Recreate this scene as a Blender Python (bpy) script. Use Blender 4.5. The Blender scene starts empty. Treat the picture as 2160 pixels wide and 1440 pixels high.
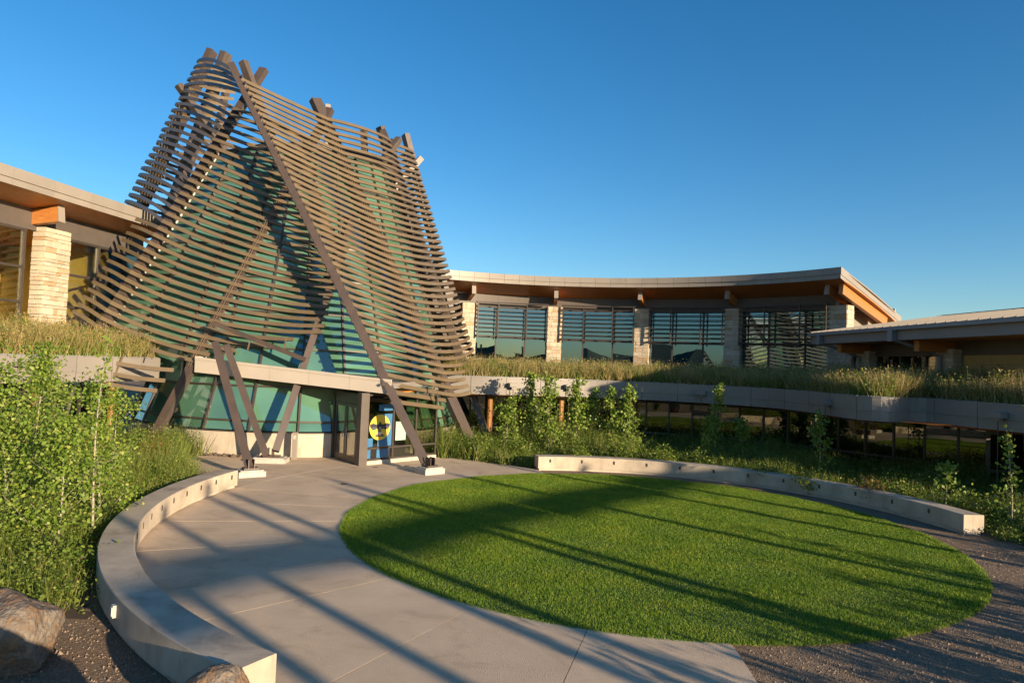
import bpy, math, random
import numpy as np
from mathutils import Vector, Matrix

random.seed(7)
RNG = np.random.default_rng(11)
scene = bpy.context.scene
COL = scene.collection
rad = math.radians

# ------------------------------------------------------------------ camera
cam_d = bpy.data.cameras.new('camera')
cam_d.sensor_width = 36.0
cam_d.sensor_fit = 'HORIZONTAL'
cam_d.lens = 36.0 * 1400.0 / 2160.0
cam_d.clip_start = 0.1
cam_d.clip_end = 3000
cam = bpy.data.objects.new('camera', cam_d)
COL.objects.link(cam)
PITCH, ROLL, EYE = 0.0338, 0.0401, 4.0
cp, sp, cr, sr = math.cos(PITCH), math.sin(PITCH), math.cos(ROLL), math.sin(ROLL)
cam.matrix_world = Matrix(((cr, -sr, 0, 0),
                           (-sp * sr, -sp * cr, -cp, 0),
                           (cp * sr, cp * cr, -sp, EYE),
                           (0, 0, 0, 1)))
scene.camera = cam

# ------------------------------------------------------------------ sky and sun
SUN_EL = rad(10.5)
SUN_H = Vector((0.716, -0.698, 0.0))            # horizontal direction towards the sun
PERP = Vector((0.698, 0.716, 0.0))
world = bpy.data.worlds.new('World')
scene.world = world
world.use_nodes = True
wn = world.node_tree.nodes
wl = world.node_tree.links
wn.clear()
sky = wn.new('ShaderNodeTexSky')
sky.sky_type = 'NISHITA'
sky.sun_disc = False
sky.sun_elevation = SUN_EL
sky.sun_rotation = math.atan2(SUN_H.x, SUN_H.y)
sky.altitude = 300
sky.air_density = 1.0
sky.dust_density = 0.6
sky.ozone_density = 3.0
bg = wn.new('ShaderNodeBackground')
bg.inputs['Strength'].default_value = 0.096
wo = wn.new('ShaderNodeOutputWorld')
hsv = wn.new('ShaderNodeHueSaturation')
hsv.inputs['Saturation'].default_value = 1.26
wl.new(sky.outputs[0], hsv.inputs['Color'])
wl.new(hsv.outputs[0], bg.inputs[0])
wl.new(bg.outputs[0], wo.inputs[0])

sun_d = bpy.data.lights.new('sun', 'SUN')
sun_d.energy = 5.0
sun_d.angle = rad(0.55)
sun_d.color = (1.0, 0.785, 0.53)
sun = bpy.data.objects.new('sun', sun_d)
COL.objects.link(sun)
to_sun = Vector((SUN_H.x * math.cos(SUN_EL), SUN_H.y * math.cos(SUN_EL), math.sin(SUN_EL)))
sun.rotation_euler = to_sun.to_track_quat('Z', 'Y').to_euler()
sun.location = (30, -30, 40)

scene.view_settings.view_transform = 'Standard'
scene.view_settings.look = 'None'
scene.view_settings.exposure = 1.08
scene.view_settings.gamma = 1.0
scene.view_settings.use_curve_mapping = False

# ------------------------------------------------------------------ helpers
def tag(o, label=None, cat=None, group=None, kind=None):
    if label: o['label'] = label
    if cat: o['category'] = cat
    if group: o['group'] = group
    if kind: o['kind'] = kind
    return o

def empty(name, loc, label=None, cat=None, group=None):
    o = bpy.data.objects.new(name, None)
    o.empty_display_size = 0.3
    COL.objects.link(o)
    o.location = loc
    tag(o, label, cat, group)
    return o

def link(name, me, mat, parent=None):
    o = bpy.data.objects.new(name, me)
    if mat is not None and not me.materials:
        me.materials.append(mat)
    COL.objects.link(o)
    if parent is not None:
        o.parent = parent
        # vertices are given in world space: undo the offset of an Empty parent (mesh parents sit at the origin)
        if parent.type == 'EMPTY':
            o.matrix_parent_inverse = Matrix.Translation(parent.location).inverted()
    return o

class MB:
    """collects shapes, builds ONE mesh object"""
    def __init__(s): s.v, s.f = [], []
    def poly(s, pts):
        n = len(s.v); s.v += [tuple(p) for p in pts]; s.f.append(tuple(range(n, n + len(pts)))); return s
    def hexa(s, p):
        n = len(s.v); s.v += [tuple(q) for q in p]
        s.f += [(n, n+3, n+2, n+1), (n+4, n+5, n+6, n+7), (n, n+1, n+5, n+4), (n+1, n+2, n+6, n+5), (n+2, n+3, n+7, n+6), (n+3, n, n+4, n+7)]
        return s
    def obox(s, c, ax, ay, az):
        c, ax, ay, az = Vector(c), Vector(ax), Vector(ay), Vector(az)
        return s.hexa([c-ax-ay-az, c+ax-ay-az, c+ax+ay-az, c-ax+ay-az, c-ax-ay+az, c+ax-ay+az, c+ax+ay+az, c-ax+ay+az])
    def box(s, x0, x1, y0, y1, z0, z1):
        return s.obox(((x0+x1)/2, (y0+y1)/2, (z0+z1)/2), ((x1-x0)/2, 0, 0), (0, (y1-y0)/2, 0), (0, 0, (z1-z0)/2))
    def beam(s, a, b, w, h, up=(0, 0, 1), off=0.0):
        a, b = Vector(a), Vector(b)
        d = (b - a).normalized(); u = Vector(up); u = (u - d * u.dot(d)).normalized(); sd = d.cross(u)
        a = a + u * off; b = b + u * off
        return s.hexa([a-sd*w/2-u*h/2, a+sd*w/2-u*h/2, a+sd*w/2+u*h/2, a-sd*w/2+u*h/2,
                       b-sd*w/2-u*h/2, b+sd*w/2-u*h/2, b+sd*w/2+u*h/2, b-sd*w/2+u*h/2])
    def tube(s, pts, radii, n=6, cap=True):
        pts = [Vector(p) for p in pts]
        base = len(s.v); m = len(pts)
        for i, p in enumerate(pts):
            d = (pts[min(i+1, m-1)] - pts[max(i-1, 0)]).normalized()
            a = Vector((1, 0, 0)) if abs(d.x) < 0.8 else Vector((0, 1, 0))
            u = d.cross(a).normalized(); w = d.cross(u)
            r = radii[i] if hasattr(radii, '__len__') else radii
            for k in range(n):
                t = 2*math.pi*k/n
                s.v.append(tuple(p + u*math.cos(t)*r + w*math.sin(t)*r))
        for i in range(m-1):
            for k in range(n):
                a0 = base+i*n+k; a1 = base+i*n+(k+1) % n
                s.f.append((a0, a1, a1+n, a0+n))
        if cap:
            s.f.append(tuple(base+k for k in reversed(range(n))))
            s.f.append(tuple(base+(m-1)*n+k for k in range(n)))
        return s
    def sweep(s, rings, close=True):
        """rings: list of equal-length point loops"""
        base = len(s.v); n = len(rings[0]); m = len(rings)
        for r in rings: s.v += [tuple(p) for p in r]
        for i in range(m-1):
            for k in range(n):
                a0 = base+i*n+k; a1 = base+i*n+(k+1) % n
                s.f.append((a0, a1, a1+n, a0+n))
        if close:
            s.f.append(tuple(base+k for k in reversed(range(n))))
            s.f.append(tuple(base+(m-1)*n+k for k in range(n)))
        return s
    def arc(s, c, r0, r1, a0, a1, z0, z1, seg=8, slope=0.0):
        """solid ring sector; slope lowers z with r - r0"""
        rings = []
        for i in range(seg+1):
            a = rad(a0 + (a1-a0)*i/seg); ca, sa = math.cos(a), math.sin(a)
            dz = slope*(r1-r0)
            rings.append([(c[0]+r0*ca, c[1]+r0*sa, z0), (c[0]+r1*ca, c[1]+r1*sa, z0+dz), (c[0]+r1*ca, c[1]+r1*sa, z1+dz), (c[0]+r0*ca, c[1]+r0*sa, z1)])
        return s.sweep(rings)
    def build(s, name, mat, parent=None, smooth=False):
        me = bpy.data.meshes.new(name)
        me.from_pydata(s.v, [], s.f)
        me.update()
        import bmesh
        bm = bmesh.new(); bm.from_mesh(me)
        bmesh.ops.recalc_face_normals(bm, faces=bm.faces)
        bm.to_mesh(me); bm.free()
        if smooth: me.shade_smooth()
        return link(name, me, mat, parent)

def np_mesh(name, V, k, mat, parent=None):
    """V: (n*k,3) vertices, every k consecutive ones form a face"""
    n = len(V)//k
    me = bpy.data.meshes.new(name)
    me.vertices.add(len(V)); me.vertices.foreach_set('co', np.ascontiguousarray(V, dtype=np.float32).ravel())
    me.loops.add(n*k); me.loops.foreach_set('vertex_index', np.arange(n*k, dtype=np.int32))
    me.polygons.add(n); me.polygons.foreach_set('loop_start', np.arange(0, n*k, k, dtype=np.int32))
    me.update(calc_edges=True)
    return link(name, me, mat, parent)

def np_join(name, blocks, mat, parent=None):
    """blocks: list of (V,k)"""
    Vs = []; ls = []; nl = 0
    for V, k in blocks:
        n = len(V)//k
        Vs.append(np.asarray(V, dtype=np.float32)); ls.append(np.arange(nl, nl+n*k, k, dtype=np.int32)); nl += n*k
    V = np.concatenate(Vs); L = np.concatenate(ls)
    me = bpy.data.meshes.new(name)
    me.vertices.add(len(V)); me.vertices.foreach_set('co', V.ravel())
    me.loops.add(nl); me.loops.foreach_set('vertex_index', np.arange(nl, dtype=np.int32))
    me.polygons.add(len(L)); me.polygons.foreach_set('loop_start', L)
    me.update(calc_edges=True)
    return link(name, me, mat, parent)

# ------------------------------------------------------------------ materials
def newmat(name):
    m = bpy.data.materials.new(name); m.use_nodes = True
    nt = m.node_tree
    return m, nt, nt.nodes['Principled BSDF'], nt.nodes['Material Output']

def ramp(nt, stops):
    r = nt.nodes.new('ShaderNodeValToRGB')
    e = r.color_ramp.elements
    e[0].position, e[0].color = stops[0][0], (*stops[0][1], 1)
    e[1].position, e[1].color = stops[-1][0], (*stops[-1][1], 1)
    for p, c in stops[1:-1]:
        x = e.new(p); x.color = (*c, 1)
    return r

def surf(name, c0, c1=None, rough=0.6, metal=0.0, scale=3.0, detail=6.0, bump=0.0, bscale=40.0, stretch=(1, 1, 1), spec=0.5, obj_random=None, stain=None):
    m, nt, b, o = newmat(name)
    N = nt.nodes; Lk = nt.links
    b.inputs['Roughness'].default_value = rough
    b.inputs['Metallic'].default_value = metal
    b.inputs['Specular IOR Level'].default_value = spec
    tc = N.new('ShaderNodeTexCoord'); mp = N.new('ShaderNodeMapping')
    mp.inputs['Scale'].default_value = stretch
    Lk.new(tc.outputs['Object'], mp.inputs[0])
    c1 = c1 or tuple(x*0.8 for x in c0)
    nz = N.new('ShaderNodeTexNoise'); nz.inputs['Scale'].default_value = scale; nz.inputs['Detail'].default_value = detail
    nz.inputs['Roughness'].default_value = 0.62
    Lk.new(mp.outputs[0], nz.inputs['Vector'])
    r = ramp(nt, [(0.32, c1), (0.68, c0)])
    Lk.new(nz.outputs[0], r.inputs[0])
    col = r.outputs[0]
    if obj_random:
        oi = N.new('ShaderNodeObjectInfo')
        rr = ramp(nt, obj_random)
        rr.color_ramp.interpolation = 'LINEAR'
        Lk.new(oi.outputs['Random'], rr.inputs[0])
        mx = N.new('ShaderNodeMix'); mx.data_type = 'RGBA'; mx.blend_type = 'MULTIPLY'
        mx.inputs[0].default_value = 1.0
        Lk.new(rr.outputs[0], mx.inputs[6]); Lk.new(col, mx.inputs[7])
        col = mx.outputs[2]
    if stain:
        # (scale, darkest, stretch): blotches, drips and scuffs with a shape of their own
        sm = N.new('ShaderNodeMapping'); sm.inputs['Scale'].default_value = stain[2]; Lk.new(tc.outputs['Object'], sm.inputs[0])
        sn = N.new('ShaderNodeTexNoise'); sn.inputs['Scale'].default_value = stain[0]; sn.inputs['Detail'].default_value = 12; sn.inputs['Roughness'].default_value = 0.72
        sn.inputs['Distortion'].default_value = 0.6
        Lk.new(sm.outputs[0], sn.inputs['Vector'])
        sr_ = ramp(nt, [(0.30, (stain[1], stain[1]*0.97, stain[1]*0.93)), (0.47, (0.95, 0.945, 0.935)), (0.60, (1, 1, 1)), (0.75, (1.08, 1.07, 1.05))])
        Lk.new(sn.outputs[0], sr_.inputs[0])
        ms = N.new('ShaderNodeMix'); ms.data_type = 'RGBA'; ms.blend_type = 'MULTIPLY'; ms.inputs[0].default_value = 1.0
        Lk.new(col, ms.inputs[6]); Lk.new(sr_.outputs[0], ms.inputs[7]); col = ms.outputs[2]
    Lk.new(col, b.inputs['Base Color'])
    if bump > 0:
        bn = N.new('ShaderNodeTexNoise'); bn.inputs['Scale'].default_value = bscale; bn.inputs['Detail'].default_value = 5
        Lk.new(mp.outputs[0], bn.inputs['Vector'])
        bp = N.new('ShaderNodeBump'); bp.inputs['Strength'].default_value = bump; bp.inputs['Distance'].default_value = 0.02
        Lk.new(bn.outputs[0], bp.inputs['Height'])
        Lk.new(bp.outputs[0], b.inputs['Normal'])
    return m

def leafmat(name, stops, trans=0.35, rough=0.5):
    m, nt, b, o = newmat(name)
    N = nt.nodes; Lk = nt.links
    ge = N.new('ShaderNodeNewGeometry')
    r = ramp(nt, stops)
    Lk.new(ge.outputs['Random Per Island'], r.inputs[0])
    Lk.new(r.outputs[0], b.inputs['Base Color'])
    b.inputs['Roughness'].default_value = rough
    b.inputs['Specular IOR Level'].default_value = 0.35
    tr = N.new('ShaderNodeBsdfTranslucent')
    hs = N.new('ShaderNodeHueSaturation'); hs.inputs['Value'].default_value = 1.3
    Lk.new(r.outputs[0], hs.inputs['Color']); Lk.new(hs.outputs[0], tr.inputs[0])
    mx = N.new('ShaderNodeMixShader'); mx.inputs[0].default_value = trans
    Lk.new(b.outputs[0], mx.inputs[1]); Lk.new(tr.outputs[0], mx.inputs[2])
    Lk.new(mx.outputs[0], o.inputs[0])
    return m

def glassmat(name, tint, refl=0.12, body=None, body_amt=0.0, rough=0.01, wob=0.0, refl_col=(1, 1, 1)):
    """architectural glass: tinted see-through + Fresnel mirror (+ optional coloured body)"""
    m, nt, b, o = newmat(name)
    N = nt.nodes; Lk = nt.links
    N.remove(b)
    tr = N.new('ShaderNodeBsdfTransparent'); tr.inputs[0].default_value = (*tint, 1)
    gl = N.new('ShaderNodeBsdfGlossy'); gl.inputs['Roughness'].default_value = rough
    gl.inputs[0].default_value = (*refl_col, 1)
    fr = N.new('ShaderNodeLayerWeight'); fr.inputs['Blend'].default_value = 0.25
    mr = N.new('ShaderNodeMapRange'); mr.inputs[3].default_value = refl; mr.inputs[4].default_value = 0.9
    Lk.new(fr.outputs['Fresnel'], mr.inputs[0])
    base = tr.outputs[0]
    if body:
        df = N.new('ShaderNodeBsdfDiffuse')
        nz = N.new('ShaderNodeTexNoise'); nz.inputs['Scale'].default_value = 0.6
        tc = N.new('ShaderNodeTexCoord'); Lk.new(tc.outputs['Object'], nz.inputs['Vector'])
        oi = N.new('ShaderNodeObjectInfo')
        ad = N.new('ShaderNodeMath'); ad.operation = 'ADD'; Lk.new(nz.outputs[0], ad.inputs[0]); 
        ml = N.new('ShaderNodeMath'); ml.operation = 'MULTIPLY'; ml.inputs[1].default_value = 0.5
        Lk.new(oi.outputs['Random'], ml.inputs[0]); Lk.new(ml.outputs[0], ad.inputs[1])
        rp = ramp(nt, [(0.35, tuple(x*0.55 for x in body)), (1.0, body)])
        Lk.new(ad.outputs[0], rp.inputs[0]); Lk.new(rp.outputs[0], df.inputs[0])
        m0 = N.new('ShaderNodeMixShader'); m0.inputs[0].default_value = body_amt
        Lk.new(tr.outputs[0], m0.inputs[1]); Lk.new(df.outputs[0], m0.inputs[2]); base = m0.outputs[0]
    m1 = N.new('ShaderNodeMixShader')
    Lk.new(mr.outputs[0], m1.inputs[0]); Lk.new(base, m1.inputs[1]); Lk.new(gl.outputs[0], m1.inputs[2])
    if wob > 0:
        tc = N.new('ShaderNodeTexCoord')
        nz = N.new('ShaderNodeTexNoise'); nz.inputs['Scale'].default_value = 0.9; nz.inputs['Detail'].default_value = 1
        Lk.new(tc.outputs['Object'], nz.inputs['Vector'])
        bp = N.new('ShaderNodeBump'); bp.inputs['Strength'].default_value = wob; bp.inputs['Distance'].default_value = 0.02
        Lk.new(nz.outputs[0], bp.inputs['Height']); Lk.new(bp.outputs[0], gl.inputs['Normal'])
    Lk.new(m1.outputs[0], o.inputs[0])
    return m

def woodmat(name, c0, c1, sc=1.0, axis='X'):
    m, nt, b, o = newmat(name)
    N = nt.nodes; Lk = nt.links
    tc = N.new('ShaderNodeTexCoord'); mp = N.new('ShaderNodeMapping')
    mp.inputs['Scale'].default_value = {'X': (1, 14, 14), 'Y': (14, 1, 14), 'Z': (14, 14, 1)}[axis]
    Lk.new(tc.outputs['Object'], mp.inputs[0])
    nz = N.new('ShaderNodeTexNoise'); nz.inputs['Scale'].default_value = sc; nz.inputs['Detail'].default_value = 5
    Lk.new(mp.outputs[0], nz.inputs['Vector'])
    r = ramp(nt, [(0.3, c1), (0.7, c0)])
    Lk.new(nz.outputs[0], r.inputs[0]); Lk.new(r.outputs[0], b.inputs['Base Color'])
    b.inputs['Roughness'].default_value = 0.42
    return m

M = {}
M['slat'] = surf('bronze slat paint', (0.152, 0.110, 0.062), (0.114, 0.083, 0.047), rough=0.42, scale=1.2, spec=0.5, bump=0.03, bscale=60)
M['post'] = surf('dark bronze steel', (0.085, 0.062, 0.050), (0.060, 0.045, 0.038), rough=0.38, scale=1.5, spec=0.5)
M['tip'] = surf('weathered bronze steel', (0.11, 0.085, 0.068), (0.07, 0.055, 0.046), rough=0.4, scale=2.0, stretch=(3, 3, 1))
M['frame'] = surf('window frame bronze', (0.055, 0.043, 0.037), (0.042, 0.034, 0.030), rough=0.4)
M['fascia'] = surf('fascia metal panel', (0.275, 0.245, 0.212), (0.24, 0.213, 0.186), rough=0.42, scale=0.8, spec=0.4, obj_random=[(0, (0.94, 0.94, 0.94)), (1, (1.04, 1.03, 1.02))])
M['canopy'] = surf('pale canopy metal', (0.50, 0.44, 0.37), (0.45, 0.395, 0.33), rough=0.35, scale=0.9)
M['fascia_low'] = surf('lower fascia panel', (0.235, 0.213, 0.19), (0.20, 0.18, 0.162), rough=0.5, scale=0.7, spec=0.35, obj_random=[(0, (0.93, 0.93, 0.93)), (1, (1.05, 1.04, 1.03))])
M['panel'] = surf('grey wall panel', (0.10, 0.083, 0.072), (0.085, 0.07, 0.06), rough=0.5)
M['soffit'] = woodmat('cedar soffit', (0.58, 0.225, 0.05), (0.41, 0.14, 0.028), 1.6, 'Y')
M['glulam'] = woodmat('glulam timber', (0.46, 0.19, 0.05), (0.34, 0.125, 0.03), 1.2, 'X')
M['column_wood'] = woodmat('amber timber column', (0.27, 0.12, 0.025), (0.18, 0.07, 0.015), 1.2, 'Z')
M['roof'] = surf('standing seam roof', (0.24, 0.215, 0.19), (0.20, 0.18, 0.157), rough=0.75, scale=0.5, spec=0.15)
M['gutter'] = surf('grey gutter paint', (0.22, 0.22, 0.225), (0.18, 0.18, 0.19), rough=0.4)
M['concrete'] = surf('bench concrete', (0.51, 0.425, 0.325), (0.35, 0.29, 0.222), rough=0.75, scale=1.7, bump=0.25, bscale=45, detail=12, stain=(1.1, 0.62, (1, 1, 0.35)))
M['paving'] = surf('broom finished concrete', (0.61, 0.465, 0.325), (0.49, 0.375, 0.26), rough=0.85, scale=0.7, bump=0.5, bscale=70, detail=9, stain=(0.8, 0.68, (1, 1.4, 1)), obj_random=[(0, (0.93, 0.93, 0.93)), (1, (1.05, 1.05, 1.05))])
M['wall_conc'] = surf('board formed concrete', (0.52, 0.45, 0.36), (0.42, 0.36, 0.285), rough=0.8, scale=1.6, bump=0.15, bscale=30, detail=8, stain=(1.5, 0.7, (1, 1, 0.4)))
M['footing'] = surf('footing concrete', (0.45, 0.42, 0.37), (0.34, 0.32, 0.28), rough=0.75, scale=4, bump=0.1, bscale=50)
M['stone'] = surf('limestone block', (0.92, 0.86, 0.78), (0.70, 0.62, 0.53), rough=0.85, scale=5, bump=0.6, bscale=16,
                  obj_random=[(0, (0.50, 0.45, 0.37)), (0.5, (0.57, 0.53, 0.45)), (0.80, (0.64, 0.60, 0.52)), (0.88, (0.50, 0.34, 0.20)), (0.94, (0.46, 0.38, 0.27)), (1, (0.55, 0.48, 0.38))])
M['mortar'] = surf('mortar', (0.34, 0.29, 0.22), rough=0.9)
M['soil'] = surf('planting soil', (0.085, 0.06, 0.04), (0.05, 0.035, 0.024), rough=0.95, scale=3, bump=0.5, bscale=25)
M['rock'] = None
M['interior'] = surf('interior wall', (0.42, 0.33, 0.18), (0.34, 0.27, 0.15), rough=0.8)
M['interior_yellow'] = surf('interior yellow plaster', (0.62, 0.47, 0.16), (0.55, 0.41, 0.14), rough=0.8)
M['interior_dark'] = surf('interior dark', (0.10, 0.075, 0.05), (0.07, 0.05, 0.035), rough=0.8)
M['yellow_panel'] = surf('ochre wall panel', (0.40, 0.27, 0.09), (0.35, 0.235, 0.08), rough=0.6)
M['glass'] = glassmat('clear window glass', (0.84, 0.85, 0.74), refl=0.06, wob=0.05)
M['glass_blue'] = glassmat('reflective blue window glass', (0.22, 0.27, 0.26), refl=0.30, wob=0.05, refl_col=(0.42, 0.64, 0.80))
M['glass_dark'] = glassmat('dark storefront glass', (0.20, 0.19, 0.12), refl=0.16, wob=0.08, refl_col=(0.75, 0.75, 0.6))
M['glass_green'] = glassmat('green cone glass', (0.05, 0.12, 0.09), refl=0.15, body=(0.11, 0.255, 0.165), body_amt=0.88, rough=0.06, wob=0.04, refl_col=(0.75, 0.92, 1.0))
M['glass_vest'] = glassmat('vestibule glass', (0.55, 0.58, 0.45), refl=0.16, wob=0.02)
M['white'] = surf('white plastic', (0.50, 0.48, 0.44), rough=0.4)
M['light_lens'] = surf('light recess', (0.05, 0.045, 0.04), rough=0.3)
M['bark_aspen'] = surf('aspen bark', (0.36, 0.32, 0.23), (0.16, 0.13, 0.09), rough=0.8, scale=9, stretch=(1, 1, 2.4))
M['stem'] = surf('brown stem', (0.12, 0.085, 0.05), rough=0.8)
M['leaf_aspen'] = leafmat('aspen leaves', [(0, (0.095, 0.165, 0.02)), (0.55, (0.165, 0.25, 0.034)), (0.85, (0.24, 0.31, 0.05)), (1, (0.33, 0.35, 0.08))])
M['leaf_shrub'] = leafmat('shrub leaves', [(0, (0.075, 0.13, 0.016)), (0.6, (0.14, 0.20, 0.028)), (1, (0.24, 0.27, 0.05))])
M['leaf_amber'] = leafmat('turning leaves', [(0, (0.16, 0.17, 0.03)), (0.5, (0.25, 0.16, 0.04)), (1, (0.30, 0.11, 0.04))])
M['grass_tall'] = leafmat('tall grass', [(0, (0.09, 0.15, 0.02)), (0.5, (0.16, 0.21, 0.035)), (0.85, (0.26, 0.27, 0.07)), (1, (0.36, 0.29, 0.12))], trans=0.35)
M['grass_straw'] = leafmat('straw grass', [(0, (0.16, 0.17, 0.04)), (0.4, (0.30, 0.24, 0.09)), (1, (0.46, 0.34, 0.16))], trans=0.3)
M['goldenrod'] = leafmat('golden flowers', [(0, (0.40, 0.24, 0.02)), (1, (0.5, 0.32, 0.03))], trans=0.2)
M['lawn_blade'] = leafmat('lawn blades', [(0, (0.075, 0.165, 0.008)), (0.5, (0.125, 0.235, 0.013)), (0.85, (0.18, 0.29, 0.02)), (1, (0.26, 0.32, 0.045))], trans=0.3, rough=0.45)
def lawn_patches(m):
    nt = m.node_tree; N = nt.nodes; Lk = nt.links
    r = [n for n in N if n.type == 'VALTORGB'][0]
    tc = N.new('ShaderNodeTexCoord')
    nz = N.new('ShaderNodeTexNoise'); nz.inputs['Scale'].default_value = 0.9; nz.inputs['Detail'].default_value = 7; nz.inputs['Roughness'].default_value = 0.7
    Lk.new(tc.outputs['Object'], nz.inputs['Vector'])
    pr = ramp(nt, [(0.30, (0.66, 0.76, 0.65)), (0.5, (1.0, 1.0, 1.0)), (0.70, (1.45, 1.16, 1.2))])
    Lk.new(nz.outputs[0], pr.inputs[0])
    mx = N.new('ShaderNodeMix'); mx.data_type = 'RGBA'; mx.blend_type = 'MULTIPLY'; mx.inputs[0].default_value = 1.0
    outs = [l.to_socket for l in r.outputs[0].links]
    Lk.new(r.outputs[0], mx.inputs[6]); Lk.new(pr.outputs[0], mx.inputs[7])
    for o_ in outs: Lk.new(mx.outputs[2], o_)
M['lawn_blade'] = leafmat('lawn blades', [(0, (0.09, 0.175, 0.010)), (0.5, (0.148, 0.255, 0.015)), (0.85, (0.205, 0.305, 0.022)), (1, (0.30, 0.33, 0.06))], trans=0.3, rough=0.5)
lawn_patches(M['lawn_blade'])
M['lawn_soil'] = surf('lawn thatch', (0.045, 0.085, 0.012), (0.03, 0.06, 0.01), rough=0.9, scale=2)
M['timber'] = surf('peeled pole timber', (0.30, 0.21, 0.13), (0.2, 0.14, 0.09), rough=0.8, scale=3)

def gravel_mat():
    m, nt, b, o = newmat('gravel ground')
    N = nt.nodes; Lk = nt.links
    tc = N.new('ShaderNodeTexCoord')
    v = N.new('ShaderNodeTexVoronoi'); v.inputs['Scale'].default_value = 55
    n1 = N.new('ShaderNodeTexNoise'); n1.inputs['Scale'].default_value = 0.5; n1.inputs['Detail'].default_value = 8
    n2 = N.new('ShaderNodeTexNoise'); n2.inputs['Scale'].default_value = 14; n2.inputs['Detail'].default_value = 6
    for x in (v, n1, n2): Lk.new(tc.outputs['Object'], x.inputs['Vector'])
    r1 = ramp(nt, [(0.3, (0.17, 0.12, 0.08)), (0.55, (0.25, 0.185, 0.13)), (0.75, (0.33, 0.25, 0.18))])
    mx = N.new('ShaderNodeMix'); mx.data_type = 'FLOAT'; mx.inputs[0].default_value = 0.5
    Lk.new(n1.outputs[0], mx.inputs[2]); Lk.new(n2.outputs[0], mx.inputs[3])
    Lk.new(mx.outputs[0], r1.inputs[0])
    m2 = N.new('ShaderNodeMix'); m2.data_type = 'RGBA'; m2.blend_type = 'MULTIPLY'; m2.inputs[0].default_value = 0.8
    sx = N.new('ShaderNodeSeparateColor'); Lk.new(v.outputs['Color'], sx.inputs[0])
    gr = ramp(nt, [(0.0, (0.55, 0.54, 0.52)), (0.6, (0.95, 0.93, 0.9)), (1.0, (1.25, 1.2, 1.12))]); Lk.new(sx.outputs[0], gr.inputs[0])
    Lk.new(r1.outputs[0], m2.inputs[6]); Lk.new(gr.outputs[0], m2.inputs[7])
    Lk.new(m2.outputs[2], b.inputs['Base Color'])
    b.inputs['Roughness'].default_value = 0.95
    b.inputs['Specular IOR Level'].default_value = 0.15
    ad = N.new('ShaderNodeMath'); ad.operation = 'ADD'
    Lk.new(v.outputs['Distance'], ad.inputs[0]); Lk.new(n2.outputs[0], ad.inputs[1])
    bp = N.new('ShaderNodeBump'); bp.inputs['Strength'].default_value = 0.7; bp.inputs['Distance'].default_value = 0.03
    Lk.new(ad.outputs[0], bp.inputs['Height']); Lk.new(bp.outputs[0], b.inputs['Normal'])
    return m
M['gravel'] = gravel_mat()

def rock_mat():
    m, nt, b, o = newmat('sandstone boulder')
    N = nt.nodes; Lk = nt.links
    tc = N.new('ShaderNodeTexCoord')
    n1 = N.new('ShaderNodeTexNoise'); n1.inputs['Scale'].default_value = 3.0; n1.inputs['Detail'].default_value = 14; n1.inputs['Roughness'].default_value = 0.72
    n2 = N.new('ShaderNodeTexNoise'); n2.inputs['Scale'].default_value = 16; n2.inputs['Detail'].default_value = 6
    for x in (n1, n2): Lk.new(tc.outputs['Object'], x.inputs['Vector'])
    r = ramp(nt, [(0.3, (0.09, 0.065, 0.048)), (0.43, (0.21, 0.125, 0.065)), (0.5, (0.13, 0.10, 0.075)), (0.58, (0.20, 0.165, 0.13)), (0.75, (0.29, 0.19, 0.10))])
    Lk.new(n1.outputs[0], r.inputs[0]); Lk.new(r.outputs[0], b.inputs['Base Color'])
    b.inputs['Roughness'].default_value = 0.9
    bp = N.new('ShaderNodeBump'); bp.inputs['Strength'].default_value = 0.9; bp.inputs['Distance'].default_value = 0.05
    Lk.new(n2.outputs[0], bp.inputs['Height']); Lk.new(bp.outputs[0], b.inputs['Normal'])
    return m
M['rock'] = rock_mat()

# =================================================================== GROUND
g = MB(); g.poly([(-600, -600, 0), (600, -600, 0), (600, 600, 0), (-600, 600, 0)])
tag(g.build('ground', M['gravel']), kind='structure')

LC, LR = (3.41, 17.31), 7.39                    # lawn circle
lw = MB()
lw.poly([(LC[0]+LR*math.cos(2*math.pi*i/128), LC[1]+LR*math.sin(2*math.pi*i/128), 0.022) for i in range(128)])
tag(lw.build('lawn', M['lawn_soil']), kind='structure')

# lawn blades, nobody could count them
def lawn_blades():
    blocks = []
    n = 600000
    r = LR*np.sqrt(RNG.random(n))*1.009; a = RNG.random(n)*2*np.pi
    x = LC[0]+r*np.cos(a); y = LC[1]+r*np.sin(a)
    # ragged, slightly overgrown rim
    rim = r > LR-0.12
    h = RNG.uniform(0.026, 0.054, n)
    h = h*(0.8+0.35*np.sin(x*1.7+np.sin(y*1.3)*1.5)*np.sin(y*2.1+1.0))
    h[rim] *= 1.25
    dist = np.hypot(x, y)
    w = 0.0044*np.clip(dist/10, 0.9, 2.6)*RNG.uniform(0.7, 1.3, n)
    t = RNG.random(n)*np.pi
    lean = RNG.normal(0, 0.45, (n, 2))*h[:, None]
    B = np.empty((n, 3, 3), np.float32)
    B[:, 0] = np.c_[x-np.cos(t)*w, y-np.sin(t)*w, np.full(n, 0.02)]
    B[:, 1] = np.c_[x+np.cos(t)*w, y+np.sin(t)*w, np.full(n, 0.02)]
    B[:, 2] = np.c_[x+lean[:, 0], y+lean[:, 1], 0.022+h]
    o = np_mesh('lawn_grass', B.reshape(-1, 3), 3, M['lawn_blade'])
    tag(o, 'bright green mown grass of the round lawn', 'grass', kind='stuff')
lawn_blades()

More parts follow.
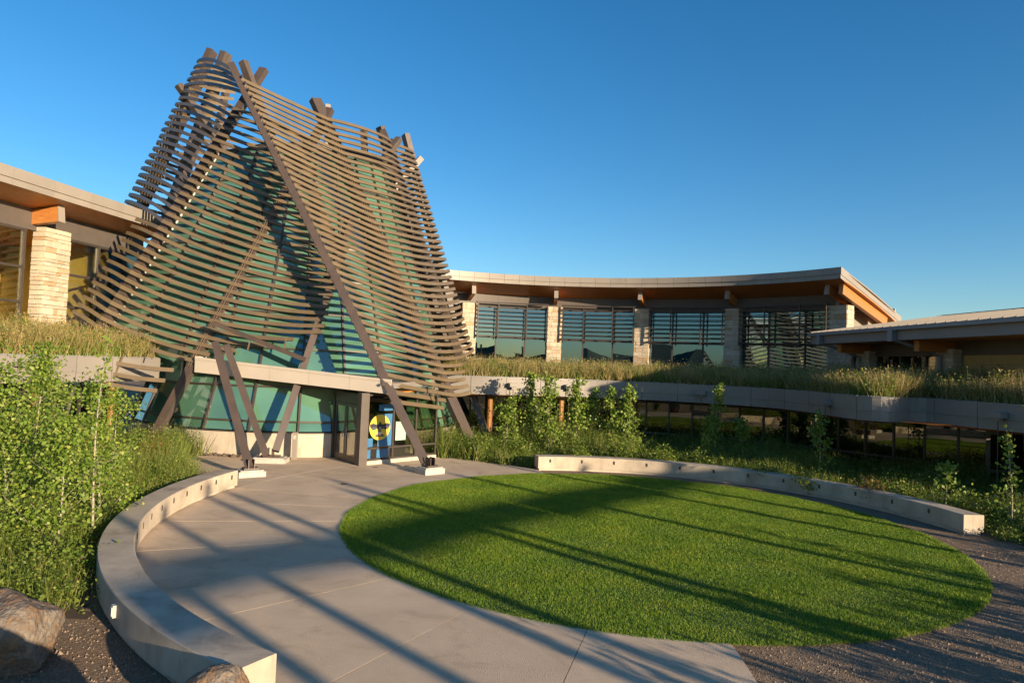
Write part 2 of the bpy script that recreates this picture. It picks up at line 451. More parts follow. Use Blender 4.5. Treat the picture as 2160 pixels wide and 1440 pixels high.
# paving: separate concrete slabs with recessed joints
PC = (3.45, 17.5)
pav = empty('paving', (PC[0], PC[1], 0)); tag(pav, kind='structure')
outer_pts = [(-90.5, 15.0), (-100, 14.5), (-112, 14.0), (-118, 13.0), (-121.5, 12.1), (-126, 11.93), (-150, 11.75), (-180, 11.62), (-190.5, 11.62), (-191, 12.4), (-200, 15.6), (-207, 17.2), (-220, 15.0), (-230, 14.2), (-238, 12.4), (-247, 9.6), (-254.5, 8.0)]
def outer_r(a):
    for (a0, r0), (a1, r1) in zip(outer_pts[:-1], outer_pts[1:]):
        if a1 <= a <= a0:
            return r0+(r1-r0)*(a-a0)/(a1-a0)
    return outer_pts[-1][1]
def inner_r(a):
    # lawn edge measured from PC
    t = rad(a); dx, dy = LC[0]-PC[0], LC[1]-PC[1]
    b = dx*math.cos(t)+dy*math.sin(t)
    return b+math.sqrt(b*b-(dx*dx+dy*dy)+(LR+0.012)**2)
def slab(a0, a1, f0, f1):
    m = MB(); rings = []; n = max(2, int(abs(a1-a0)/1.5))
    for i in range(n+1):
        a = a0+(a1-a0)*i/n; t = rad(a)
        r0, r1 = f0(a), f1(a)
        q0 = (PC[0]+r0*math.cos(t), PC[1]+r0*math.sin(t)); q1 = (PC[0]+r1*math.cos(t), PC[1]+r1*math.sin(t))
        rings.append([(*q0, -0.05), (*q1, -0.05), (*q1, 0.030), (*q0, 0.030)])
    m.sweep(rings); m.build('slab', M['paving'], pav)
joints = [-90.4, -106.3, -120.7, -136.2, -145.5, -158, -170.5, -182.0, -190.7]
for j0, j1 in zip(joints[:-1], joints[1:]):
    slab(j0-0.04, j1+0.04, inner_r, outer_r)
joints2 = [-190.7, -204, -217, -228, -238, -246.5, -254]
for j0, j1 in zip(joints2[:-1], joints2[1:]):
    slab(j0-0.04, j1+0.04, inner_r, lambda a: min(outer_r(a), 11.55))
    if max(outer_r(j0), outer_r(j1), outer_r((j0+j1)/2)) > 12.2 and j1 > -240:
        slab(j0-0.04, j1+0.04, lambda a: 11.562, lambda a: max(outer_r(a), 11.7))

# pebbles on the gravel, stones too many to count
def pebbles():
    P = []
    def region(n, fx):
        k = 0
        while k < n:
            x, y = fx()
            if math.hypot(x-LC[0], y-LC[1]) < LR+0.1: continue
            if x < 3.6 and y < 22: continue
            P.append((x, y)); k += 1
    region(5200, lambda: (random.uniform(3.6, 12.5), random.uniform(7.5, 16)))
    region(1800, lambda: (random.uniform(8, 15.5), random.uniform(14, 23)))
    for i in range(1500): P.append((random.uniform(-6.3, -3.4), random.uniform(7.0, 10.6)))
    P = np.array(P); n = len(P)
    s = RNG.uniform(0.006, 0.022, n)*(1+1.2*(RNG.random(n) > 0.97))
    z = np.full(n, 0.0)
    base = np.array([(1, 0, 0), (-0.5, 0.87, 0), (-0.5, -0.87, 0), (0.1, 0, 0.9)])
    ang = RNG.random(n)*6.28
    V = np.empty((n, 4, 3))
    for k in range(4):
        bx, by, bz = base[k]
        V[:, k, 0] = P[:, 0]+s*(bx*np.cos(ang)-by*np.sin(ang)*0.8)
        V[:, k, 1] = P[:, 1]+s*(bx*np.sin(ang)+by*np.cos(ang)*0.8)
        V[:, k, 2] = z+s*bz
    T = np.concatenate([V[:, [0, 1, 3]], V[:, [1, 2, 3]], V[:, [2, 0, 3]]], axis=0).reshape(-1, 3)
    o = np_mesh('pebbles', T, 3, surf('pebble stone', (0.30, 0.22, 0.16), (0.16, 0.12, 0.09), rough=0.9, scale=40))
    tag(o, 'loose brown gravel pebbles around the lawn and boulders', 'gravel', kind='stuff')
pebbles()

# =================================================================== BENCHES
def bench(name, c, r0, r1, a0, a1, lights, label):
    root = empty(name, (c[0]+r0*math.cos(rad(a0)), c[1]+r0*math.sin(rad(a0)), 0), label, 'bench')
    n = 96
    rings = []
    e = 0.012
    for i in range(n+1):
        t = rad(a0+(a1-a0)*i/n); ca, sa = math.cos(t), math.sin(t)
        prof = [(r0, 0.09), (r1, 0.09), (r1, 0.53-e), (r1-e, 0.53), (r0+e, 0.53), (r0, 0.53-e)]
        rings.append([(c[0]+r*ca, c[1]+r*sa, z) for r, z in prof])
    MB().sweep(rings).build('seat', M['concrete'], root)
    MB().arc(c, r0+0.05, r1-0.05, a0+0.3*(1 if a1 > a0 else -1), a1-0.3*(1 if a1 > a0 else -1), 0.0, 0.092, 64).build('plinth', M['wall_conc'], root)
    for a in lights:
        t = rad(a); ca, sa = math.cos(t), math.sin(t)
        p = Vector((c[0]+r0*ca, c[1]+r0*sa, 0.37)); rd = Vector((ca, sa, 0)); tg = Vector((-sa, ca, 0))
        fr = MB()
        for dz in (-0.055, 0.055): fr.obox(p+Vector((0, 0, dz)), tg*0.033, rd*0.006, (0, 0, 0.008))
        for dx in (-0.030, 0.030): fr.obox(p+tg*dx, tg*0.006, rd*0.006, (0, 0, 0.047))
        lf = fr.build('step_light', M['frame'], root)
        MB().obox(p+rd*0.001, tg*0.024, rd*0.004, (0, 0, 0.047)).build('lens', M['light_lens'], lf)
    return root
lb = bench('curved_bench', (3.515, 17.79), 11.66, 12.22, 170.0, 238.4, [171.5+i*4.05 for i in range(16)],
           'long curved concrete bench around the paving at the left')
rb = bench('curved_bench', (3.208, 16.745), 8.85, 9.42, 103.2, 5.1, [100.2-i*7.95 for i in range(12)],
           'curved concrete bench along the far right edge of the lawn')
# white box fixed to the outside of the near bench
ba = rad(223.3); bc = Vector((3.515+12.22*math.cos(ba), 17.79+12.22*math.sin(ba), 0.34)); bd = Vector((math.cos(ba), math.sin(ba), 0)); bt = Vector((-math.sin(ba), math.cos(ba), 0))
ob = MB().obox(bc+bd*0.028, bt*0.045, bd*0.028, (0, 0, 0.085)).build('outlet_cover', M['white'], lb)
MB().obox(bc+bd*0.062, bt*0.036, bd*0.008, (0, 0, 0.06)).build('flap', M['white'], ob)
MB().obox(bc+bd*0.03-bt*0.05, bt*0.006, bd*0.014, (0, 0, 0.07)).build('hinge', M['footing'], ob)

# =================================================================== BOULDERS
def boulder(name, c, size, seed, label, rz=0.0):
    import bmesh
    bm = bmesh.new()
    bmesh.ops.create_icosphere(bm, subdivisions=5, radius=1)
    rs = np.random.default_rng(seed)
    pl = [(Vector(rs.normal(size=3)).normalized(), rs.uniform(0.60, 0.86)) for _ in range(18)]
    from mathutils import noise
    for v in bm.verts:
        d = v.co.normalized(); r = 1.0
        for n_, h in pl:
            q = d.dot(n_)
            if q > 0.05: r = min(r, h/q)
        r += 0.04*noise.noise(d*2.5+Vector((seed, 0, 0)))-0.035*abs(noise.noise(d*5+Vector((0, seed, 0))))+0.022*noise.noise(d*11)+0.013*noise.noise(d*24)
        v.co = d*r
    for v in bm.verts:
        x, y, z = v.co.x*size[0], v.co.y*size[1], v.co.z*size[2]
        ca, sa = math.cos(rz), math.sin(rz)
        v.co = Vector((c[0]+x*ca-y*sa, c[1]+x*sa+y*ca, c[2]+z))
    me = bpy.data.meshes.new(name); bm.to_mesh(me); bm.free(); me.shade_smooth()
    o = link(name, me, M['rock'])
    tag(o, label, 'boulder', 'boulders on the gravel')
boulder('boulder', (-6.15, 8.42, 0.26), (0.76, 0.68, 0.68), 5, 'large rounded brown boulder at the lower left, its top in sunlight', 0.4)
boulder('boulder', (-2.95, 7.2, 0.16), (0.50, 0.36, 0.50), 17, 'tan weathered boulder at the near end of the curved bench', 0.2)

# =================================================================== TOWER
TC = Vector((-10.15, 33.5, 0))
tower = empty('lattice_tower', TC, 'tall tapering glass tower wrapped in curved bronze slats and leaning poles', 'tower')

# concrete base wall, only where the entrance does not cut it
MB().arc(TC, 7.35, 7.72, -200, 20, 0, 0.95, 96).build('base_wall', M['wall_conc'], tower)
MB().arc(TC, 7.28, 7.76, -200, 20, 0.952, 0.99, 96).build('sill', M['frame'], tower)

def Rg(z): return 7.66-(z-0.99)*4.05/12.4
rows = [0.99, 1.38, 2.72, 4.25, 5.75, 7.25, 8.75, 10.25, 11.75, 13.35]
NS = 26
step = 360.0/NS
secs = [i for i in range(NS) if True]
FL_W = {-110: 0.0, -120: 0.25, -130: 0.55, -140: 0.85, -150: 1.0, -160: 0.15}
def Rt(a, z):
    """glass radius: a cone that swells along the leaning pole left of the entrance"""
    if z < 2.8: return Rg(z)
    ks = sorted(FL_W); a_ = a
    f = 0.0
    if ks[0]-10 < a_ < ks[-1]:
        f = float(np.interp(a_, [ks[0]-10]+ks, [0.0]+[FL_W[k] for k in ks]))
    return Rg(z)+max(0.0, 9.37-(z-4.87)*0.472-0.55-Rg(z))*f*min(1.0, (z-2.2)/2.0)
def cpt(a, r, z): return Vector((TC.x+r*math.cos(rad(a)), TC.y+r*math.sin(rad(a)), z))
for i in range(NS):
    a0, a1 = -200+i*step, -200+(i+1)*step
    front = a1 <= 22
    if not front: continue
    # meridian mullion following the glass
    ml = MB()
    for z0, z1 in zip(rows[:-1], rows[1:]):
        ml.beam(cpt(a0, Rt(a0, z0)+0.02, z0), cpt(a0, Rt(a0, z1)+0.02, z1), 0.075, 0.14, up=(math.cos(rad(a0)), math.sin(rad(a0)), 0))
    ml.build('mullion', M['frame'], tower)
    for z0, z1 in zip(rows[:-1], rows[1:]):
        A, B_, C_, D = cpt(a0, Rt(a0, z0), z0+0.03), cpt(a1, Rt(a1, z0), z0+0.03), cpt(a1, Rt(a1, z1), z1-0.03), cpt(a0, Rt(a0, z1), z1-0.03)
        nrm = (B_-A).cross(D-A).normalized()
        inn = -nrm*0.025
        MB().hexa([A, B_, C_, D, A+inn, B_+inn, C_+inn, D+inn]).build('glass_pane', M['glass_green'], tower)
# horizontal rails
for z in rows[1:]:
    m = MB()
    for i in range(NS):
        a0, a1 = -200+i*step, -200+(i+1)*step
        if a1 > 22: continue
        A, B_ = cpt(a0, Rt(a0, z)+0.012, z), cpt(a1, Rt(a1, z)+0.012, z)
        m.beam(A, B_, 0.07, 0.10, up=(math.cos(rad((a0+a1)/2)), math.sin(rad((a0+a1)/2)), 0))
    m.build('transom', M['frame'], tower)
# closed back of the cone and its lid
m = MB()
for i in range(NS):
    a0, a1 = -200+i*step, -200+(i+1)*step
    if a1 <= 22: continue
    m.poly([cpt(a0, 7.6, 0), cpt(a1, 7.6, 0), cpt(a1, Rg(13.35), 13.35), cpt(a0, Rg(13.35), 13.35)])
m.build('rear_wall', M['panel'], tower)
MB().arc(TC, 0.02, Rg(13.35)+0.15, 0, 360, 13.36, 13.62, 60).build('lid', M['panel'], tower)
# dark floor inside so the panes do not look through to the gravel
MB().arc(TC, 0.02, 7.3, 0, 360, 0.04, 0.08, 48).build('floor_slab', M['interior_dark'], tower)

# --- poles
def L3(a, b, z):
    a, b = Vector(a), Vector(b); return a+(b-a)*((z-a.z)/(b.z-a.z))
P1 = ((-18.11, 26.0, 1.56), (-12.54, 31.2, 17.68))
P2 = ((-13.87, 25.79, 0.48), (-8.82, 30.5, 15.85))
P3 = ((-2.75, 23.6, 0.19), (-12.95, 29.0, 16.83))
P4 = ((-1.47, 29.0, 0.54), (-9.35, 30.2, 15.85))
P5 = ((-0.64, 31.5, 0.33), (-6.85, 34.2, 15.81))
P6 = ((-8.49, 24.3, 0.30), (-6.83, 31.0, 13.74))
SS = ((-1.4, 33.5, 3.09), (-5.79, 36.0, 15.34))
def pole(a, b, w=0.36, d=0.30, mat='post', inset=0.28, facing=None):
    a, b = Vector(a), Vector(b)
    mid = (a+b)/2; up = Vector(facing) if facing else Vector((mid.x-TC.x, mid.y-TC.y, 0)); up.normalize()
    # hollow-looking end: beam plus a recessed dark end
    o = MB().beam(a-up*inset, b-up*inset, w, d, up=up).build('pole', M[mat], tower)
    dd = (b-a).normalized()
    MB().beam(b-up*inset+dd*0.004, b-up*inset+dd*0.02, w*0.8, d*0.8, up=up).build('end_cap', M['frame'], o)
    return o
def rails(a, b, z0, z1, out=-0.085):
    A, B_ = L3(a, b, z0), L3(a, b, z1)
    up = Vector((A.x-TC.x, A.y-TC.y, 0)).normalized()
    sd = (B_-A).cross(up).normalized()
    for s_ in (-1, 1):
        MB().tube([A+up*out+sd*s_*0.055, B_+up*out+sd*s_*0.055], 0.018, 5).build('rail', M['slat'], tower)
pole(L3(*P1, 3.2), P1[1], 0.40, 0.26, inset=0.34, facing=(-0.25, -0.97, 0))
pole(L3(*P2, 0.0), L3(*P2, 15.5), 0.34, 0.26, inset=0.17); rails(*P2, 3.4, 11.0, out=0.02)
pole(L3(*P3, 0.35), P3[1], 0.30, 0.30, inset=0.22)
pole(L3(*P4, 0.0), P4[1], 0.50); rails(*P4, 2.6, 15.0)
pole(L3(*P5, 0.0), P5[1], 0.52); rails(*P5, 2.6, 15.2)
pole(L3(*P6, 0.45), L3(*P6, 10.4), 0.26, 0.24, inset=0.20)
pole((-21.6, 34.3, 6.0), (-16.75, 35.2, 20.17), 0.52, 0.34, inset=0.0)
pole((-20.6, 36.2, 6.2), (-16.35, 36.0, 20.43), 0.55, 0.40, 'tip', inset=0.0)
pole((-19.4, 38.3, 6.3), (-16.6, 37.3, 20.3), 0.32, 0.3, inset=0.0)
for a, b, w in [((-10.52, 31.0, 11.33), (-12.83, 30.0, 17.34), 0.34), ((-9.13, 31.5, 11.97), (-9.22, 31.2, 15.94), 0.24),
                ((-8.0, 40.4, 0.1), (-9.07, 38.0, 17.15), 0.30), ((-2.4, 41.0, 0.1), (-7.91, 37.0, 17.03), 0.46),
                ((-6.3, 42.0, 0.1), (-7.53, 38.5, 16.86), 0.34), ((-1.6, 38.4, 0.1), (-6.47, 37.0, 16.66), 0.46),
                ((-8.07, 31.5, 11.09), (-6.17, 33.5, 15.23), 0.28), ((-8.6, 34.4, 10.2), (-5.46, 36.5, 15.19), 0.34),
                ((-14.6, 37.5, 12.6), (-17.84, 34.0, 17.76), 0.34), ((-15.0, 41.0, 0.1), (-12.2, 37.0, 16.2), 0.34)]:
    pole(a, b, w, 0.3, 'tip', inset=0.0)
# diagonal braces under the slats
MB().beam((-11.9, 26.35, 5.15), (-8.05, 25.95, 3.85), 0.16, 0.16).build('brace', M['post'], tower)

# --- slats
def cyl(p):
    d = Vector(p)-TC
    return math.hypot(d.x, d.y), math.degrees(math.atan2(d.y, d.x)), p[2]
def unwrap(a, ref):
    while a < ref-180: a += 360
    while a > ref+180: a -= 360
    return a
def lag3(n0, n1, n2, t):
    """three (r,a,z) nodes, parameter = angle: radius piecewise linear, height a sagging parabola"""
    a0, a1, a2 = n0[1], n1[1], n2[1]
    l0 = (t-a1)*(t-a2)/((a0-a1)*(a0-a2)); l1 = (t-a0)*(t-a2)/((a1-a0)*(a1-a2)); l2 = (t-a0)*(t-a1)/((a2-a0)*(a2-a1))
    if t < a1: u = (t-a0)/(a1-a0); r = n0[0]+(n1[0]-n0[0])*u
    else: u = (t-a1)/(a2-a1); r = n1[0]+(n2[0]-n1[0])*u
    z = n0[2]*l0+n1[2]*l1+n2[2]*l2
    return Vector((TC.x+r*math.cos(rad(t)), TC.y+r*math.sin(rad(t)), z))
SH, SD = 0.157, 0.06
def slat_mesh(pts):
    m = MB(); rings = []
    n = len(pts)
    for i, p in enumerate(pts):
        d = (pts[min(i+1, n-1)]-pts[max(i-1, 0)]).normalized()
        out = Vector((p.x-TC.x, p.y-TC.y, 0)).normalized()
        up = Vector((0, 0, 1))-out*0.38
        up = (up-d*up.dot(d)).normalized()
        nn = d.cross(up).normalized()
        rings.append([p-up*SH/2-nn*SD/2, p-up*SH/2+nn*SD/2, p+up*SH/2+nn*SD/2, p+up*SH/2-nn*SD/2])
    m.sweep(rings)
    return m
def slat(pts):
    return slat_mesh(pts).build('slat', M['slat'], tower)
LUb, LUt = Vector((-19.44, 32.60, 11.25)), Vector((-17.2, 34.5, 19.22))     # upper left edge, k = 17 .. -5
LLb, LLt = Vector((-18.71, 27.9, 5.15)), Vector((-17.02, 29.5, 9.79))      # lower left free ends, k = 32 .. 18
def nodeP1(k): return L3(*P1, 4.87+(31-k)*0.337)
def nodeP2(k): return L3(*P2, 3.63+(31-k)*0.325)
def nodeP6(k): return L3(*P6, 4.95+(26-k)*0.272)
endx = {31: 0.03, 30: 0.12, 29: 0.33, 28: 0.58, 27: 0.82}
for k in range(-5, 32):
    jit = RNG.normal(0, 0.008)
    left = []
    if k >= 0:
        p1, p2, p6 = cyl(nodeP1(k)), cyl(nodeP2(k)), cyl(nodeP6(k))
        p1 = (p1[0], unwrap(p1[1], -145), p1[2]+jit); p2 = (p2[0], unwrap(p2[1], -110), p2[2]+jit); p6 = (p6[0], max(unwrap(p6[1], -65), p2[1]+14), p6[2]+jit)
        e = endx.get(k)
        tend = p2[1]+(p6[1]-p2[1])*e if e is not None else p6[1]+2.2+RNG.uniform(-0.4, 0.4)
        if k < 12 and e is None: tend = p2[1]+(p6[1]-p2[1])*k/12.0
        q0, q1, q2 = cpt(*(p1[1], p1[0], p1[2])), cpt(p2[1], p2[0], p2[2]), cpt(p6[1], p6[0], p6[2])
        d1, d2 = (q1-q0).length, (q2-q1).length
        T = d1/(d1+d2); fe = (tend-p2[1])/(p6[1]-p2[1]); te = T+(1-T)*fe
        def par(t):
            return q0*((t-T)*(t-1)/(T))+q1*(t*(t-1)/(T*(T-1)))+q2*(t*(t-T)/(1-T))
        right = [par(te*i/22) for i in range(23)]
    if k <= 17:
        f = (17-k)/22.0
        Lp = LUb+(LUt-LUb)*f
        lr, la, lz = cyl(Lp); la = unwrap(la, -180)
        bk = (lr*0.86, -232.0 if k > 3 else -206.0, lz+0.25)
        if k >= 0:
            s = cyl(nodeP1(k)); s = (s[0], unwrap(s[1], -145), s[2]+jit)
        else:
            q = L3(*P3, 15.2+(-k)*0.27); s = cyl(q+Vector((-0.1, 0.42, 0))); s = (s[0], unwrap(s[1], -120), s[2])
        # rounded corner at the far left pole, then a slack curve to the crease
        n_ = 26
        t0, t1 = bk[1], s[1]
        pts = []
        for i in range(n_+1):
            t = t0+(t1-t0)*i/n_
            if t <= la:
                u = (t-t0)/(la-t0); r = bk[0]+(lr-bk[0])*(1-(1-u)**2); z = bk[2]+(lz-bk[2])*u
            else:
                u = (t-la)/(s[1]-la); r = lr+(s[0]-lr)*u; z = lz+(s[2]-lz)*(u**1.35)
                # chord rather than bulge
                A = cpt(la, lr, 0); B_ = cpt(s[1], s[0], 0); C_ = A+(B_-A)*u
                pts.append(Vector((C_.x, C_.y, z))); continue
            pts.append(cpt(t, r, z))
        left = pts
    elif k >= 18:
        f = (32-k)/14.0
        Lp = LLb+(LLt-LLb)*f
        s = nodeP1(k)+Vector((0, 0, jit))
        left = [Lp+(s-Lp)*u+Vector((0, 0, 0.03*math.sin(math.pi*u))) for u in [i/8 for i in range(9)]]
    if k >= 0:
        slat(left+right[1:])
    else:
        slat(left)
# three short slats low at the left, then the last ones under the crease
for j, (a_, b_) in enumerate([((-15.05, 25.05, 3.46), (-12.95, 25.55, 3.24)), ((-15.25, 24.95, 3.08), (-13.15, 25.35, 2.83)), ((-15.35, 24.8, 2.72), (-13.35, 25.2, 2.44))]):
    a_, b_ = Vector(a_), Vector(b_)
    slat([a_+(b_-a_)*i/8+Vector((0, 0, -0.05*math.sin(math.pi*i/8))) for i in range(9)])
MB().beam((-14.7, 25.15, 3.7), (-15.05, 25.0, 2.5), 0.05, 0.05, up=(1, 0, 0)).build('hanger', M['slat'], tower)
def zk(z0, z1, k): return z0+(z1-z0)*k/39.0
for k in range(0, 42):
    jit = RNG.normal(0, 0.008)
    a = L3(*P3, zk(16.04, 3.11, k)); b = L3(*P4, zk(14.86, 2.53, k))
    a.z += jit; b.z += jit
    d = (b-a).normalized()
    a = a+d*0.13
    if k >= 40:
        f = 0.80 if k == 40 else 0.70
        slat([a+(b-a)*f*i/8 for i in range(9)]); continue
    seg1 = [a+(b-a)*i/10+Vector((0, 0, -0.02*math.sin(math.pi*i/10))) for i in range(11)]
    n4 = cyl(b); p5 = L3(*P5, zk(15.11, 2.74, k)); n5 = cyl(p5); ns = cyl(SS[0]) if False else cyl(L3(*SS, zk(15.34, 3.09, k)))
    n4 = (n4[0], unwrap(n4[1], -40), n4[2]); n5 = (n5[0], unwrap(n5[1], 0), n5[2]+jit); ns = (ns[0], unwrap(ns[1], 15), ns[2]+jit)
    tend = ns[1]
    seg2 = [lag3(n4, n5, ns, n4[1]+(tend-n4[1])*i/20) for i in range(1, 21)]
    # wraps to the back
    seg3 = []
    nb = 8 if k < 36 else 3
    for i in range(1, nb+1):
        t = tend+(88-tend)*i/8.0
        r = ns[0]+(0.92*ns[0]-ns[0])*i/8; z = ns[2]+0.25*i/8
        seg3.append(cpt(t, r, z))
    slat(seg1+seg2+seg3)
# vertical spacers tying a few free slat ends together
for x, y, z in ((-10.35, 26.05, 4.25), (-8.95, 26.1, 4.35), (-13.9, 25.7, 3.75)):
    MB().beam((x, y, z-0.12), (x+0.04, y+0.12, z+0.34), 0.04, 0.05, up=(1, 0, 0)).build('spacer', M['slat'], tower)
for x, y, z in ((-3.05, 26.9, 2.55), ):
    MB().beam((x, y, z-0.18), (x-0.1, y, z+0.40), 0.05, 0.06, up=(0, 1, 0)).build('spacer', M['slat'], tower)

def brackets(pole_, zs, side):
    mb = MB()
    a, b = Vector(pole_[0]), Vector(pole_[1]); d = (b-a).normalized()
    for z in zs:
        p = L3(*pole_, z); out = Vector((p.x-TC.x, p.y-TC.y, 0)).normalized(); sd = d.cross(out).normalized()
        for s_ in side:
            mb.obox(p+sd*s_*0.17-out*0.075, sd*0.022, out*0.05, d*0.055)
            mb.obox(p+sd*s_*0.17-out*0.05+d*0.02, sd*0.05, out*0.012, d*0.02)
    o = mb.build('slat_brackets', M['post'], tower); o['kind'] = 'stuff'
brackets(P2, [3.63+(31-k)*0.325 for k in range(8, 32)], (-1, 1))
brackets(P3, [zk(16.04, 3.11, k) for k in range(42)], (-1.0, 1.0))
brackets(P4, [zk(14.86, 2.53, k) for k in range(40)], (-1, 1))
brackets(P5, [zk(15.11, 2.74, k) for k in range(40)], (-1, 1))
# footings of the poles
for (x, y, sx, sy, hz, ang) in ((-2.72, 23.62, 0.42, 0.32, 0.26, 0.75), (-8.75, 24.65, 0.62, 0.36, 0.22, 0.1), (-8.35, 21.75, 0.42, 0.34, 0.24, 0.6)):
    ca, sa = math.cos(ang), math.sin(ang)
    f = MB(); f.obox((x, y, hz*0.42), (sx*ca, sx*sa, 0), (-sy*sa, sy*ca, 0), (0, 0, hz*0.42))
    f.obox((x, y, hz*0.92), (sx*0.86*ca, sx*0.86*sa, 0), (-sy*0.86*sa, sy*0.86*ca, 0), (0, 0, hz*0.08))
    fo = f.build('footing', M['footing'], tower)
    MB().obox((x, y, hz+0.03), (sx*0.55*ca, sx*0.55*sa, 0), (-sy*0.55*sa, sy*0.55*ca, 0), (0, 0, 0.028)).build('base_plate', M['post'], fo)
    for s_ in (-1, 1):
        MB().obox((x+s_*0.09*ca, y+s_*0.09*sa, hz+0.19), (0.014*ca, 0.014*sa, 0), (-0.16*sa, 0.16*ca, 0), (0, 0, 0.135)).build('gusset', M['post'], fo)

# =================================================================== ENTRANCE
ent = empty('entrance_vestibule', (-5.5, 24.66, 0), 'glass entrance vestibule with double door under a sloping pale canopy', 'entrance')
Z0, Z1 = 0.16, 2.66
vC, vR, vL = Vector((-5.5, 24.66, 0)), Vector((-3.0, 27.4, 0)), Vector((-6.9, 26.42, 0))
def glazed(a, b, z0, z1, cols, railz, parent, gmat, fmat, w=0.07, d=0.10, pane='glass_pane'):
    a, b = Vector(a), Vector(b); t = (b-a); Ln = t.length; t.normalize(); n = Vector((t.y, -t.x, 0))
    xs = [0]+list(cols)+[Ln]
    for i, x in enumerate(xs):
        p = a+t*x
        MB().obox(p+Vector((0, 0, (z0+z1)/2)), t*w/2, n*d/2, (0, 0, (z1-z0)/2)).build('mullion', fmat, parent)
    zs = [z0]+list(railz)+[z1]
    for i in range(len(xs)-1):
        x0, x1 = xs[i]+w/2, xs[i+1]-w/2
        for z in zs:
            zz = min(max(z, z0+0.04), z1-0.04)
            MB().obox(a+t*(x0+x1)/2+Vector((0, 0, zz)), t*(x1-x0)/2, n*(d/2-0.008), (0, 0, 0.035)).build('transom', fmat, parent)
        for q0, q1 in zip(zs[:-1], zs[1:]):
            MB().obox(a+t*(x0+x1)/2+Vector((0, 0, (q0+q1)/2)), t*(x1-x0)/2, n*0.012, (0, 0, (q1-q0)/2-0.03)).build(pane, gmat, parent)
glazed(vC+Vector((0.20, 0.22, 0)), vR, Z0, Z1, [1.22, 2.35], [0.62], ent, M['glass_vest'], M['frame'])
MB().obox(vC+Vector((0.08, 0.10, (Z0+Z1)/2-0.06)), Vector((0.12, 0.13, 0)), Vector((0.09, -0.085, 0)), (0, 0, (Z1-Z0)/2+0.1)).build('corner_post', M['panel'], ent)
# low curb under the glass front
MB().beam(vC+Vector((0, 0, 0.10)), vR+Vector((0, 0, 0.10)), 0.22, 0.14).build('curb', M['wall_conc'], ent)
# double doors on the left face
dt = (vL-vC); dl = dt.length; dt.normalize(); dn = Vector((dt.y, -dt.x, 0))
for i in range(2):
    x0, x1 = 0.20+i*(dl-0.3)/2, 0.20+(i+1)*(dl-0.3)/2-0.02
    m = MB()
    def bar(xa, xb, za, zb):
        m.obox(vC+dt*(xa+xb)/2+Vector((0, 0, (za+zb)/2)), dt*(xb-xa)/2, dn*0.03, (0, 0, (zb-za)/2))
    bar(x0, x0+0.11, 0.05, 2.25); bar(x1-0.11, x1, 0.05, 2.25); bar(x0+0.11, x1-0.11, 0.05, 0.30); bar(x0+0.11, x1-0.11, 2.13, 2.25)
    dr = m.build('door', M['frame'], ent)
    MB().obox(vC+dt*(x0+x1)/2+Vector((0, 0, 1.215)), dt*((x1-x0)/2-0.11), dn*0.01, (0, 0, 0.915)).build('door_glass', M['glass_vest'], dr)
    hx = x1-0.16 if i == 0 else x0+0.16
    MB().tube([vC+dt*hx-dn*0.07+Vector((0, 0, 0.95)), vC+dt*hx-dn*0.07+Vector((0, 0, 1.35))], 0.016, 6).build('handle', M['footing'], dr)
MB().obox(vC+dt*(dl/2)+Vector((0, 0, 2.46)), dt*(dl/2-0.02), dn*0.04, (0, 0, 0.19)).build('door_header', M['frame'], ent)
MB().obox(vL+Vector((0, 0, 1.34)), dt*0.07, dn*0.07, (0, 0, 1.32)).build('jamb', M['frame'], ent)
reflection = surf('blue painted reflection', (0.05, 0.17, 0.33), (0.04, 0.13, 0.27), rough=0.35)  # blue sky reflection in the pane, painted as flat strips on the glass
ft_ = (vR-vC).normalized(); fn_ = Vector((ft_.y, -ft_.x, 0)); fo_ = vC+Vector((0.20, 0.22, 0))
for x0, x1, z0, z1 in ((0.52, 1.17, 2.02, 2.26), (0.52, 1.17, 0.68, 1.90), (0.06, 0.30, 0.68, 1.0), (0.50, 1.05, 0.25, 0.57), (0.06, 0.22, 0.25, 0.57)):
    MB().obox(fo_+ft_*(x0+x1)/2+fn_*0.0155+Vector((0, 0, (z0+z1)/2)), ft_*(x1-x0)/2, fn_*0.0015, (0, 0, (z1-z0)/2)).build('painted_reflection', reflection, ent)
# interior floor and back wall of the vestibule
MB().poly([vC+Vector((0, 0, 0.05)), vR+Vector((0, 0, 0.05)), Vector((-4.6, 28.7, 0.05)), vL+Vector((0, 0, 0.05))]).build('inside_floor', M['interior_dark'], ent)
MB().box(-6.3, -4.2, 27.2, 27.3, 0.1, 2.6).build('inside_wall', M['interior_dark'], ent)
MB().obox((-4.75, 26.6, 1.3), (0.10, 0.02, 0), (-0.02, 0.10, 0), (0, 0, 1.25)).build('inside_column', M['column_wood'], ent)
